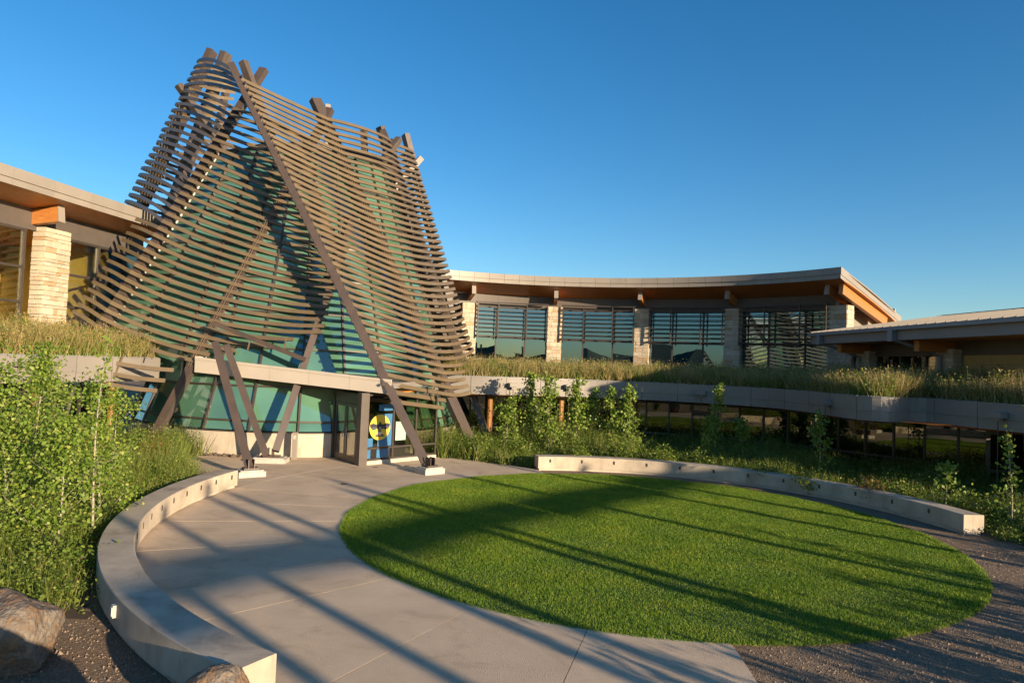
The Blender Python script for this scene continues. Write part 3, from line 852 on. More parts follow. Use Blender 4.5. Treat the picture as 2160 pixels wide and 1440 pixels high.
# canopy
cA, cB = Vector((-12.62, 26.6, 0)), Vector((-4.38, 24.62, 0))
zA0, zA1, zB0, zB1 = 3.17, 3.78, 2.70, 3.24
back = Vector((0.9, 3.0, 0))
def cquad(za, zb, off, zoffa, zoffb): return None
cf = (cB-cA).normalized(); cn = Vector((cf.y, -cf.x, 0))      # towards the plaza
npan = 5
for i in range(npan):
    f0, f1 = i/npan+0.0006, (i+1)/npan-0.0006
    a0, a1 = cA+(cB-cA)*f0, cA+(cB-cA)*f1
    lo0, lo1 = zA0+(zB0-zA0)*f0, zA0+(zB0-zA0)*f1
    hi0, hi1 = zA1+(zB1-zA1)*f0, zA1+(zB1-zA1)*f1
    def at(p, z, k=0.0): return Vector((p.x+cn.x*k, p.y+cn.y*k, z))
    MB().hexa([at(a0, lo0), at(a1, lo1), at(a1, lo1, 0.05), at(a0, lo0, 0.05), at(a0, hi0-0.11), at(a1, hi1-0.11), at(a1, hi1-0.11, 0.05), at(a0, hi0-0.11, 0.05)]).build('canopy_fascia', M['canopy'], ent)
    MB().hexa([at(a0, hi0-0.105), at(a1, hi1-0.105), at(a1, hi1-0.105, 0.07), at(a0, hi0-0.105, 0.07), at(a0, hi0), at(a1, hi1), at(a1, hi1, 0.07), at(a0, hi0, 0.07)]).build('canopy_cap', M['canopy'], ent)
def lift(p, z): return Vector((p.x, p.y, z))
bA, bB = Vector((-11.8, 28.4, 0)), Vector((-3.6, 27.3, 0))
MB().hexa([lift(cA, 3.40), lift(cB, 2.90), lift(bB, 2.95), lift(bA, 3.45), lift(cA, 3.62), lift(cB, 3.10), lift(bB, 3.15), lift(bA, 3.65)]).build('canopy_roof', M['fascia_low'], ent)
MB().hexa([lift(cA, zA0+0.03), lift(cB, zB0+0.02), lift(bB, 2.74), lift(bA, 3.2), lift(cA, zA0+0.08), lift(cB, zB0+0.07), lift(bB, 2.79), lift(bA, 3.25)]).build('canopy_soffit', M['soffit'], ent)
e0 = cA-cf*0.03
MB().hexa([lift(e0, 3.17), lift(e0-cf*0.03, 3.17), lift(bA-cf*0.06, 3.17), lift(bA-cf*0.03, 3.17), lift(e0, 3.80), lift(e0-cf*0.03, 3.80), lift(bA-cf*0.06, 3.80), lift(bA-cf*0.03, 3.80)]).build('canopy_end', M['canopy'], ent)
# the two leaning props through the canopy
for a, b, w in (((-8.35, 21.70, 0.27), (-10.85, 24.3, 4.33), 0.26), ((-8.82, 24.45, 0.27), (-11.21, 26.1, 4.27), 0.25)):
    a, b = Vector(a), Vector(b)
    o = MB().beam(a, b, w, 0.20, up=(0.4, -1, 0)).build('prop', M['post'], ent)
# window emblem: a yellow disc with a dark bird, stuck on the first pane
pt = (vR-vC).normalized(); pn = Vector((pt.y, -pt.x, 0))
if pn.y > 0: pn = -pn
sgn = empty('sun_emblem', vC+pt*0.88+pn*0.02+Vector((0, 0, 1.40)), 'round yellow emblem with dark spread-winged bird on the entrance glass', 'emblem')
ec = vC+Vector((0.20, 0.22, 0))+pt*0.60+pn*0.020+Vector((0, 0, 1.40))
sgn.location = ec
def dec(pts, k, name, mat):
    f = [ec+pt*x+Vector((0, 0, z))+pn*(0.004+k*0.004) for x, z in pts]
    b = [p-pn*0.003 for p in f]
    n = len(f); mb = MB(); mb.v = [tuple(p) for p in f+b]
    mb.f = [tuple(range(n)), tuple(reversed(range(n, 2*n)))]+[(i, i+n, (i+1) % n+n, (i+1) % n) for i in range(n)]
    return mb.build(name, mat, sgn)
em_y = surf('emblem yellow', (0.80, 0.55, 0.06), (0.74, 0.50, 0.05), rough=0.5)
em_d = surf('emblem navy', (0.02, 0.03, 0.05), rough=0.5)
em_w = surf('emblem white', (0.72, 0.72, 0.70), rough=0.5)
em_r = surf('emblem red', (0.35, 0.03, 0.05), rough=0.5)
em_b = surf('emblem blue', (0.03, 0.14, 0.28), rough=0.5)
ER = 0.48
dec([(ER*math.cos(2*math.pi*i/48), ER*math.sin(2*math.pi*i/48)) for i in range(48)], 0, 'disc', em_y)
wing = [(0, 0.17), (0.035, 0.19), (0.06, 0.13), (0.14, 0.10), (0.30, 0.16), (0.44, 0.13), (0.465, 0.08), (0.44, 0.0), (0.36, -0.075), (0.24, -0.085), (0.12, -0.04), (0.05, -0.09), (0, -0.13)]
dec(wing+[(-x, z) for x, z in reversed(wing[1:-1])], 1, 'bird', em_d)
dec([(0, 0.22), (0.03, 0.17), (0, 0.13), (-0.03, 0.17)], 2, 'head', em_d)
for s_ in (-1, 1):
    dec([(s_*0.005, -0.09), (s_*0.055, 0.02), (s_*0.030, 0.02), (0, -0.05)], 3, 'breast_mark', em_w)
    for i in range(6):
        x = s_*(0.15+i*0.045); dec([(x-0.006, 0.035), (x+0.006, 0.035), (x+0.006, 0.048), (x-0.006, 0.048)], 2, 'wing_spot', em_r)
        dec([(x-0.008, -0.02), (x+0.008, -0.02), (x+0.008, -0.008), (x-0.008, -0.008)], 2, 'wing_spot', em_w)
for q0, q1, z0, z1, mt, k in ((0.03, 0.09, -0.12, -0.18, em_b, 2), (0.08, 0.13, -0.185, -0.24, em_w, 2), (0.12, 0.20, -0.245, -0.29, em_r, 2), (0.17, 0.25, -0.295, -0.35, em_d, 2)):
    dec([(-q0, z0), (q0, z0), (q1, z1), (-q1, z1)], k, 'tail_band', mt)
dec([(-0.05, -0.255), (0.05, -0.255), (0.07, -0.30), (-0.07, -0.30)], 3, 'tail_tip', em_w)
pc = vC+Vector((0.20, 0.22, 0))+pt*1.60+pn*0.022+Vector((0, 0, 1.22))
MB().obox(pc, pt*0.25, pn*0.003, (0, 0, 0.36)).build('paper_notice', surf('pale green paper', (0.36, 0.48, 0.36), (0.31, 0.43, 0.32), rough=0.7, scale=8))
tag(bpy.data.objects['paper_notice'], 'pale green paper notice taped to the entrance glass', 'notice')
for i in range(9):
    pass
for (x, y), lab in (((-4.82, 24.45), 'round metal drain cover before the emblem window'), ((-3.75, 25.05), 'round metal drain cover near the footing right of the entrance'), ((-5.1, 21.0), 'round metal drain cover in the open paving before the entrance')):
    dc = MB(); dc.v = [(x+0.11*math.cos(i*math.pi/10), y+0.11*math.sin(i*math.pi/10), 0.034) for i in range(20)]+[(x+0.11*math.cos(i*math.pi/10), y+0.11*math.sin(i*math.pi/10), 0.02) for i in range(20)]
    dc.f = [tuple(range(20))]+[(i, i+20, (i+1) % 20+20, (i+1) % 20) for i in range(20)]
    tag(dc.build('drain_cover', M['frame']), lab, 'drain cover', 'drain covers in the paving')
# bollard with door button
bo = empty('bollard', (-8.15, 25.55, 0), 'slim grey bollard with a button panel by the concrete wall', 'bollard')
MB().box(-8.24, -8.06, 25.47, 25.61, 0.03, 1.06).build('post', M['fascia'], bo)
MB().box(-8.20, -8.10, 25.462, 25.47, 0.80, 0.95).build('button_panel', M['footing'], bo)

# stones lying at the wall foot
st_me = []
for i in range(4):
    import bmesh
    bm = bmesh.new(); bmesh.ops.create_icosphere(bm, subdivisions=1, radius=1)
    for v in bm.verts: v.co *= 1+random.uniform(-0.22, 0.22)
    me = bpy.data.meshes.new('river_stone'); bm.to_mesh(me); bm.free(); me.materials.append(M['rock']); st_me.append(me)
for i in range(26):
    a = rad(-113+i*0.95); r = 7.92+random.uniform(-0.06, 0.12)
    o = bpy.data.objects.new('river_stone', st_me[i % 4]); COL.objects.link(o)
    s = random.uniform(0.06, 0.12)
    o.location = (TC.x+r*math.cos(a), TC.y+r*math.sin(a), 0.03+s*0.45); o.scale = (s*1.3, s, s*0.7); o.rotation_euler = (0, 0, random.uniform(0, 3))
    tag(o, 'small river stone in the row along the concrete tower wall', 'stone', 'river stones at the foot of the tower wall')

# =================================================================== STONE PIERS
cube_vars = []
for i in range(6):
    bm = bmesh.new(); bmesh.ops.create_cube(bm, size=1.0)
    bmesh.ops.bevel(bm, geom=list(bm.edges), offset=0.06, segments=1, affect='EDGES')
    for v in bm.verts:
        v.co += Vector((random.uniform(-0.03, 0.03), random.uniform(-0.06, 0.06), random.uniform(-0.05, 0.05)))
    me = bpy.data.meshes.new('stone'); bm.to_mesh(me); bm.free(); me.materials.append(M['stone']); cube_vars.append(me)

def pier(parent, c, t, n, wid, dep, z0, z1, course, individual=True):
    """stone-clad pier: core box + single stones on its front and two sides"""
    t = Vector(t).normalized(); n = Vector(n).normalized(); c = Vector(c)
    core = MB().obox(c+Vector((0, 0, (z0+z1)/2)), t*(wid/2-0.05), n*(dep/2-0.05), (0, 0, (z1-z0)/2-0.02)).build('stone_pier', M['mortar'], parent)
    ped = []
    z = z0
    row = 0
    while z < z1-0.02:
        h = random.choice((course*0.6, course*0.8, course, course*1.3))
        if z+h > z1-0.12: h = z1-z
        for fc, ft, fn, w in ((c+n*dep/2, t, n, wid), (c+t*wid/2, -n, t, dep), (c-t*wid/2, n, -t, dep)):
            x = -w/2+ (0.0 if row % 2 else -0.0)
            while x < w/2-0.01:
                l = random.uniform(0.9, 3.2)*course
                if x+l > w/2-0.10: l = w/2-x
                pr = random.uniform(-0.012, 0.018)
                ped.append((fc+ft*(x+l/2)+fn*(pr-0.04)+Vector((0, 0, z+h/2)), ft, fn, l-0.014, 0.11, h-0.014))
                x += l
        z += h; row += 1
    # cap stone
    if individual:
        for p, ft, fn, l, d, h in ped:
            o = bpy.data.objects.new('stone', random.choice(cube_vars)); COL.objects.link(o)
            o.parent = core
            R = Matrix((ft, fn, Vector((0, 0, 1)))).transposed().to_4x4()
            o.matrix_basis = Matrix.Translation(p) @ R @ Matrix.Diagonal((l, d, h, 1))
    else:
        mb = MB()
        for p, ft, fn, l, d, h in ped: mb.obox(p, ft*l/2, fn*d/2, (0, 0, h/2))
        o = mb.build('stonework', M['stone_mix'], core); o['kind'] = 'stuff'
    return core, len(ped)

def stone_mix():
    m = surf('limestone blocks mixed', (0.92, 0.86, 0.78), (0.70, 0.62, 0.53), rough=0.85, scale=5, bump=0.6, bscale=16)
    nt = m.node_tree; N = nt.nodes
    b = N['Principled BSDF']; src = b.inputs['Base Color'].links[0].from_socket
    ge = N.new('ShaderNodeNewGeometry')
    rr = ramp(nt, [(0, (0.50, 0.45, 0.37)), (0.5, (0.57, 0.53, 0.45)), (0.80, (0.64, 0.60, 0.52)), (0.88, (0.50, 0.34, 0.20)), (0.94, (0.46, 0.38, 0.27)), (1, (0.55, 0.48, 0.38))])
    nt.links.new(ge.outputs['Random Per Island'], rr.inputs[0])
    mx = N.new('ShaderNodeMix'); mx.data_type = 'RGBA'; mx.blend_type = 'MULTIPLY'; mx.inputs[0].default_value = 1
    nt.links.new(rr.outputs[0], mx.inputs[6]); nt.links.new(src, mx.inputs[7]); nt.links.new(mx.outputs[2], b.inputs['Base Color'])
    return m
M['stone_mix'] = stone_mix()

# =================================================================== RIGHT UPPER BUILDING (crescent)
RC, RE, RW = (2.2, 24.89), 16.83, 19.13
rbld = empty('crescent_building', (7, 42.5, 0), 'curved upper storey with stone piers, louvred windows and wide timber eaves behind the right garden', 'building')
A_END, A_ST = 31.3, 116.0
ZE1, ZE0, SL = 9.6, 9.02, -0.21
def a_end(r): return A_END+3.8*max(0.0, r-RE)/8.8          # the end is cut obliquely
def sheet(r0, r1, z0, z1, n=60, mseg=6):
    mb = MB()
    for i in range(n+1):
        for j in range(mseg+1):
            r = r0+(r1-r0)*j/mseg; a = rad(a_end(r)+(A_ST-a_end(r))*i/n); dz = SL*(r-RE)
            for z in (z0, z1): mb.v.append((RC[0]+r*math.cos(a), RC[1]+r*math.sin(a), z+dz))
    w_ = 2*(mseg+1)
    for i in range(n):
        for j in range(mseg):
            a = i*w_+2*j; b = a+w_
            mb.f += [(a, a+2, b+2, b), (a+1, b+1, b+3, a+3)]
    for j in range(mseg):
        a = 2*j; mb.f.append((a, a+1, a+3, a+2))
    return mb
# roof slab and fascia panels
sheet(RE+0.05, RE+8.8, ZE1-0.10, ZE1-0.02).build('roof', M['roof'], rbld)
sheet(RE+0.05, RE+8.7, ZE0, ZE0+0.05).build('soffit', M['soffit'], rbld)
npn = 26
for i in range(npn):
    a0 = A_END+(A_ST-A_END)*i/npn; a1 = A_END+(A_ST-A_END)*(i+1)/npn
    MB().arc(RC, RE-0.05, RE+0.04, a0+0.02, a1-0.02, ZE0+0.24, ZE1, 6).build('fascia_panel', M['fascia'], rbld)
    MB().arc(RC, RE, RE+0.045, a0+0.02, a1-0.02, ZE0, ZE0+0.235, 6).build('fascia_panel', M['fascia'], rbld)
def rp(a, r, z): return Vector((RC[0]+r*math.cos(rad(a)), RC[1]+r*math.sin(rad(a)), z))
# rake at the right end
rk = MB(); p0, p1 = rp(A_END, RE-0.05, 0), rp(A_END+3.8, RE+8.8, 0)
drop = SL*8.85
rk.hexa([lift(p0, ZE0+0.20), lift(p1, ZE0+0.20+drop), lift(p1+Vector((0.03, -0.05, 0)), ZE0+0.20+drop), lift(p0+Vector((0.03, -0.05, 0)), ZE0+0.20),
         lift(p0, ZE1+0.01), lift(p1, ZE1+0.01+drop), lift(p1+Vector((0.03, -0.05, 0)), ZE1+0.01+drop), lift(p0+Vector((0.03, -0.05, 0)), ZE1+0.01)])
rk.build('rake_board', M['fascia'], rbld)
rk = MB(); rk.hexa([lift(p0, ZE0), lift(p1, ZE0+drop), lift(p1+Vector((0.02, -0.03, 0)), ZE0+drop), lift(p0+Vector((0.02, -0.03, 0)), ZE0),
         lift(p0, ZE0+0.19), lift(p1, ZE0+0.19+drop), lift(p1+Vector((0.02, -0.03, 0)), ZE0+0.19+drop), lift(p0+Vector((0.02, -0.03, 0)), ZE0+0.19)])
rk.build('rake_board', M['fascia'], rbld)
# wall panel above the windows
MB().arc(RC, RW, RW+0.15, A_END+4.3, A_ST, 7.72, 8.52, 60).build('header_panel', M['panel'], rbld)
# end wall, lit by the low sun
ew0, ew1 = rp(A_END+4.3, RW-0.1, 0), rp(A_END+6.3, RE+8.6, 0)
MB().hexa([lift(ew0, 3.2), lift(ew1, 3.2), lift(ew1+Vector((-0.1, 0.15, 0)), 3.2), lift(ew0+Vector((-0.1, 0.15, 0)), 3.2),
           lift(ew0, 8.54), lift(ew1, 7.22), lift(ew1+Vector((-0.1, 0.15, 0)), 7.22), lift(ew0+Vector((-0.1, 0.15, 0)), 8.54)]).build('end_wall', M['fascia'], rbld)
pier_a = [105.6, 88.3, 71.0, 53.8, 35.2]
nst = 0
for i, a in enumerate(pier_a):
    t = Vector((-math.sin(rad(a)), math.cos(rad(a)), 0)); n = -Vector((math.cos(rad(a)), math.sin(rad(a)), 0))
    w = 0.92 if i < 4 else 1.05
    core, k = pier(rbld, rp(a, RW-0.12, 0), t, n, w, 0.7, 3.4, 7.86, 0.22, individual=False)
    # glulam bracket beam with a metal end cap
    b0, b1 = rp(a, RW+0.3, 8.22), rp(a, RE+0.75, 8.22)
    b0.z = 8.20; b1.z = 8.58
    bm_ = MB().beam(b0, b1, 0.24, 0.50).build('bracket_beam', M['glulam'], rbld)
    d = (b1-b0).normalized()
    MB().beam(b1+d*0.002, b1+d*0.03, 0.26, 0.52).build('end_cap', M['fascia'], bm_)
# a long sunlit beam under the end of the roof
b0, b1 = rp(A_END+3.6, RE+6.8, 7.33), rp(A_END+1.3, RE+0.7, 8.58)
MB().beam(b0, b1, 0.22, 0.55).build('bracket_beam', M['glulam'], rbld)
# bays: frames, panes, louvres
for i in range(4):
    a0, a1 = pier_a[i]-1.42, pier_a[i+1]+1.42
    cuts = [a0, a0+(a1-a0)*0.30, a0+(a1-a0)*0.70, a1]
    bay = MB()
    rw = RW+0.05
    for a in cuts:
        MB().beam(rp(a, rw, 3.5), rp(a, rw, 7.72), 0.09, 0.12, up=(math.cos(rad(a)), math.sin(rad(a)), 0)).build('mullion', M['frame'], rbld)
    for z in (3.62, 4.25, 5.72, 7.68):
        MB().arc(RC, rw-0.05, rw+0.05, a0, a1, z-0.045, z+0.045, 8).build('transom', M['frame'], rbld)
    for j in range(3):
        c0, c1 = cuts[j]+0.13*(-1 if a1 < a0 else 1), cuts[j+1]-0.13*(-1 if a1 < a0 else 1)
        for z0, z1 in ((3.68, 4.2), (4.3, 5.67), (5.77, 7.63)):
            MB().hexa([rp(c0, rw, z0), rp(c1, rw, z0), rp(c1, rw+0.02, z0), rp(c0, rw+0.02, z0), rp(c0, rw, z1), rp(c1, rw, z1), rp(c1, rw+0.02, z1), rp(c0, rw+0.02, z1)]).build('glass_pane', M['glass_blue'], rbld)
    # sun louvres on outriggers
    for kz in range(8):
        z = 5.76+kz*0.275
        MB().arc(RC, RW-0.62, RW-0.42, a0+0.12, a1-0.12, z, z+0.045, 10).build('louvre', M['frame'], rbld)
    MB().arc(RC, RW-0.64, RW-0.40, a0+0.12, a1-0.12, 7.93, 8.0, 10).build('louvre_rail', M['frame'], rbld)
    for a in (cuts[0]-0.16, cuts[1], cuts[2], cuts[3]+0.16):
        MB().beam(rp(a, RW-0.70, 5.6), rp(a, RW-0.70, 7.95), 0.06, 0.10, up=(math.cos(rad(a)), math.sin(rad(a)), 0)).build('louvre_post', M['frame'], rbld)
        for z in (5.72, 7.6):
            MB().beam(rp(a, RW-0.68, z), rp(a, RW, z), 0.05, 0.06).build('outrigger', M['frame'], rbld)
MB().arc(RC, RW+0.02, RW+0.14, A_END+3.2, A_ST, 2.9, 3.56, 60).build('plinth_panel', M['panel'], rbld)
# rooms behind the glass
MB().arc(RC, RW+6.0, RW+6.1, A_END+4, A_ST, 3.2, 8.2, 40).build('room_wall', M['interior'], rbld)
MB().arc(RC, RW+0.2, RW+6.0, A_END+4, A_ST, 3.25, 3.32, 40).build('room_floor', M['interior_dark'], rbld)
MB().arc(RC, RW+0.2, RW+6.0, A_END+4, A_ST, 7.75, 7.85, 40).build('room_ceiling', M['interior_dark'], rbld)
for a, w in ((101, 1.6), (94.5, 0.9), (66, 2.2)):
    MB().arc(RC, RW+1.6, RW+1.8, a-w, a+w, 3.35, 6.2, 6).build('room_partition', M['interior_yellow'], rbld)

# =================================================================== LEFT UPPER BUILDING
lbld = empty('stone_wing', (-20, 27, 0), 'upper wing with one stone pier, tall windows and timber eaves left of the tower', 'building')
LT = Vector((0.155, 0.988, 0)).normalized(); LN = Vector((LT.y, -LT.x, 0))     # along the eave / towards the plaza
LO = Vector((-18.08, 25.55, 0))                                                # a point on the eave
def lp(s_, o_, z): return LO+LT*s_-LN*o_+Vector((0, 0, z))                     # s along, o outwards behind the eave
def lbox(s0, s1, o0, o1, z0, z1, mat, name, dz=0.0, parent=None):
    # dz: change of z from o0 to o1
    return MB().hexa([lp(s0, o0, z0), lp(s1, o0, z0), lp(s1, o1, z0+dz), lp(s0, o1, z0+dz), lp(s0, o0, z1), lp(s1, o0, z1), lp(s1, o1, z1+dz), lp(s0, o1, z1+dz)]).build(name, mat, parent or lbld)
S0, S1 = -9.0, 7.4
lbox(S0, S1, 0.05, 9, 10.28, 10.36, M['roof'], 'roof', -1.3)
lbox(S0, S1, 0.05, 2.0, 9.76, 9.81, M['soffit'], 'soffit', -0.28)
k = 9
for i in range(k):
    a0, a1 = S0+(S1-S0)*i/k+0.004, S0+(S1-S0)*(i+1)/k-0.004
    lbox(a0, a1, -0.05, 0.045, 10.0, 10.4, M['fascia'], 'fascia_panel')
    lbox(a0, a1, 0.0, 0.04, 9.76, 9.995, M['fascia'], 'fascia_panel')
lbox(S0, S1, 1.75, 1.9, 8.65, 9.55, M['panel'], 'header_panel')
core, kst = pier(lbld, lp(1.85, 1.62, 0), LT, LN, 1.25, 0.62, 4.2, 8.82, 0.21, individual=True)
b0, b1 = lp(1.1, 2.2, 9.12), lp(1.1, 0.55, 9.30)
gb = MB().beam(b0, b1, 0.30, 0.60).build('bracket_beam', M['glulam'], lbld)
d = (b1-b0).normalized(); MB().beam(b1+d*0.002, b1+d*0.03, 0.32, 0.62).build('end_cap', M['fascia'], gb)
for s0, s1, cuts in ((-9.0, 0.8, (-9.0, -6.4, -3.9, -1.3, 0.72)), (2.5, 7.4, (2.55, 4.6, 7.3))):
    for c in cuts:
        MB().beam(lp(c, 1.82, 3.6), lp(c, 1.82, 8.66), 0.10, 0.14, up=LN).build('mullion', M['frame'], lbld)
    for z in (4.3, 5.7, 7.1, 8.6):
        MB().beam(lp(s0, 1.82, z), lp(s1, 1.82, z), 0.10, 0.12, up=LN).build('transom', M['frame'], lbld)
    for c0, c1 in zip(cuts[:-1], cuts[1:]):
        for z0, z1 in ((3.7, 4.25), (4.35, 5.65), (5.75, 7.05), (7.15, 8.55)):
            lbox(c0+0.06, c1-0.06, 1.82, 1.84, z0, z1, M['glass'], 'glass_pane')
lbox(S0, S1, 7.6, 7.7, 3.4, 9.2, M['interior_yellow'], 'room_wall')
lbox(S0, S1, 1.95, 7.6, 3.45, 3.52, M['interior_dark'], 'room_floor')
lbox(S0, S1, 1.95, 7.6, 8.7, 8.8, M['soffit'], 'room_ceiling')
lbox(-1.6, -0.2, 3.4, 4.0, 3.5, 8.7, M['interior'], 'room_pier')
lbox(5.3, 5.4, 1.95, 7.6, 3.5, 8.7, M['interior_yellow'], 'room_partition')
lbox(7.3, 7.4, 1.75, 9, 3.4, 9.4, M['panel'], 'end_wall')

# =================================================================== LOWER STOREY WITH PLANTED ROOF
def catmull(P, n=8):
    P = [Vector(p) for p in P]; out = []
    for i in range(len(P)-1):
        p0, p1, p2, p3 = P[max(i-1, 0)], P[i], P[i+1], P[min(i+2, len(P)-1)]
        for j in range(n):
            t = j/n
            out.append(0.5*((2*p1)+(p2-p0)*t+(2*p0-5*p1+4*p2-p3)*t*t+(3*p1-p0-3*p2+p3)*t*t*t))
    out.append(P[-1]); return out
def resample(P, stepl):
    d = [0.0]
    for a, b in zip(P[:-1], P[1:]): d.append(d[-1]+(b-a).length)
    n = max(1, int(round(d[-1]/stepl))); out = []; k = 0
    for i in range(n+1):
        x = d[-1]*i/n
        while k < len(P)-2 and d[k+1] < x: k += 1
        L = d[k+1]-d[k]
        out.append(P[k]+(P[k+1]-P[k])*((x-d[k])/L if L > 1e-9 else 0))
    return out
def normals(P):
    N_ = []
    for i in range(len(P)):
        d = (P[min(i+1, len(P)-1)]-P[max(i-1, 0)]).normalized(); N_.append(Vector((d.y, -d.x, 0)))
    return N_
def strip(P, N_, o0, o1, z0, z1, name, mat, parent):
    return MB().sweep([[p+n*o0+Vector((0, 0, z0)), p+n*o1+Vector((0, 0, z0)), p+n*o1+Vector((0, 0, z1)), p+n*o0+Vector((0, 0, z1))] for p, n in zip(P, N_)]).build(name, mat, parent)
def lower_storey(root, line, back, z1, z0, per_panel, glassline, colz):
    P = resample(catmull(line, 10), 0.28); N_ = normals(P)      # normal points to the plaza (right of travel)
    for i in range(0, len(P)-1, per_panel):
        q, n = P[i:i+per_panel+1], N_[i:i+per_panel+1]
        if len(q) < 2: continue
        def trim(pts):
            pts = [p.copy() for p in pts]
            pts[0] += (pts[1]-pts[0]).normalized()*0.010; pts[-1] += (pts[-2]-pts[-1]).normalized()*0.010
            return pts
        q = trim(q)
        strip(q, n, -0.10, 0.0, z0+0.34, z1, 'fascia_panel', M['fascia_low'], root)
        strip(q, n, -0.12, -0.02, z0, z0+0.335, 'fascia_panel', M['fascia_low'], root)
    strip(P, N_, -0.26, 0.015, z1+0.003, z1+0.04, 'edge_flashing', M['gutter'], root)
    return P, N_
# right
rlow = empty('garden_storey', (5, 33, 0), 'dark glazed ground storey under a long curved fascia with planted roof on the right', 'building')
FR = [(-5.2, 30.9, 0), (-1.3, 31.0, 0), (1.5, 31.7, 0), (4.17, 32.4, 0), (7.0, 32.0, 0), (9.37, 31.0, 0), (10.9, 29.9, 0), (11.75, 28.7, 0), (12.15, 26.4, 0), (12.2, 23.9, 0), (13.0, 22.9, 0), (14.6, 23.7, 0), (15.15, 21.9, 0), (15.6, 20.2, 0), (15.85, 19.2, 0)]
PR, NR_ = lower_storey(rlow, FR, None, 3.34, 2.53, 6, None, None)
GL = [(-4.2, 33.0, 0), (0, 33.3, 0), (4.2, 34.0, 0), (9.6, 32.8, 0), (12.9, 30.6, 0), (14.8, 28.4, 0), (16.4, 26.4, 0), (18.2, 24.6, 0), (19.2, 22.5, 0), (19.6, 20.6, 0)]
PG = resample(catmull(GL, 10), 1.12)
for i, (a, b) in enumerate(zip(PG[:-1], PG[1:])):
    t = (b-a).normalized(); n = Vector((t.y, -t.x, 0)); L = (b-a).length
    if L < 0.3: continue
    MB().obox(a+Vector((0, 0, 1.3)), t*0.04, n*0.07, (0, 0, 1.3)).build('mullion', M['frame'], rlow)
    c = (a+b)/2
    for z in (0.12, 0.82, 2.36):
        MB().obox(c+Vector((0, 0, z)), t*(L/2-0.04), n*0.05, (0, 0, 0.04)).build('transom', M['frame'], rlow)
    for z0, z1 in ((0.16, 0.78), (0.86, 2.32)):
        MB().obox(c+Vector((0, 0, (z0+z1)/2)), t*(L/2-0.045), n*0.012, (0, 0, (z1-z0)/2)).build('glass_pane', M['glass_dark'], rlow)
# soffit sheet, floor and rear wall of the rooms
def ribbon(A, B, z, n=40):
    m = MB(); base = 0
    for i in range(n+1):
        f = i/n
        a = A[min(int(f*(len(A)-1)), len(A)-1)]; b = B[min(int(f*(len(B)-1)), len(B)-1)]
        m.v += [(a.x, a.y, z), (b.x, b.y, z)]
    m.f = [(2*i, 2*i+1, 2*i+3, 2*i+2) for i in range(n)]
    return m
ribbon(PR, [p+Vector((0, 0, 0)) for p in resample(catmull(GL, 10), 0.3)], 2.47).build('soffit', M['soffit'], rlow)
bw = [p+Vector((0.4*(1 if p.x > 8 else 0)+0.2, 4.5, 0)) for p in PG]
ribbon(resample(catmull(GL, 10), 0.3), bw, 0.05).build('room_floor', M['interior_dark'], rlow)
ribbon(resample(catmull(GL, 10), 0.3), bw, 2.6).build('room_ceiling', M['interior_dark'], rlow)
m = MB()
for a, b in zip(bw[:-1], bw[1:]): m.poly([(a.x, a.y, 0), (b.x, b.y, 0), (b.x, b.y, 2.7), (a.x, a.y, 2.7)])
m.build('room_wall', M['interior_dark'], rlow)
# amber timber columns under the eave
for x, y in ((-0.95, 32.1), (2.55, 33.0), (6.2, 33.0)):
    MB().tube([(x, y, 0), (x, y, 2.46)], 0.15, 12).build('column', M['column_wood'], rlow)
# open door at the far right
do = MB()
dA, dB = Vector((17.35, 24.2, 0)), Vector((18.1, 23.9, 0))
dt2 = (dB-dA).normalized(); dn2 = Vector((dt2.y, -dt2.x, 0)); W_ = (dB-dA).length
for x0, x1, z0, z1 in ((0, 0.13, 0.05, 2.3), (W_-0.13, W_, 0.05, 2.3), (0.13, W_-0.13, 0.05, 0.38), (0.13, W_-0.13, 2.15, 2.3), (0.13, W_-0.13, 0.78, 0.90)):
    do.obox(dA+dt2*(x0+x1)/2+Vector((0, 0, (z0+z1)/2)), dt2*(x1-x0)/2, dn2*0.03, (0, 0, (z1-z0)/2))
dor = do.build('door', M['fascia_low'], rlow)
MB().obox(dA+dt2*W_/2+Vector((0, 0, 1.26)), dt2*(W_/2-0.13), dn2*0.01, (0, 0, 0.89)).build('door_glass', M['glass_dark'], dor)
# scuppers with rain chains
for x in (0.0, 2.75, 5.35, 9.0, 12.35, 15.45):
    i = min(range(len(PR)), key=lambda j: abs(PR[j].x-x)+(0 if x < 13 else 0.001*abs(PR[j].y-20)))
    if x == 12.35: i = min(range(len(PR)), key=lambda j: (PR[j]-Vector((12.4, 25.2, 0))).length)
    p, n = PR[i], NR_[i]; t = Vector((-n.y, n.x, 0))
    sc = MB().obox(p+n*0.17+Vector((0, 0, 3.02)), t*0.20, n*0.16, (0, 0, 0.09)).build('scupper', M['fascia_low'], rlow)
    MB().obox(p+n*0.17+Vector((0, 0, 2.88)), t*0.09, n*0.09, (0, 0, 0.05)).build('spout', M['fascia_low'], sc)
    MB().tube([p+n*0.17+Vector((0, 0, 2.84)), p+n*0.17+Vector((0, 0, 0.3))], 0.016, 5).build('rain_chain', M['frame'], sc)
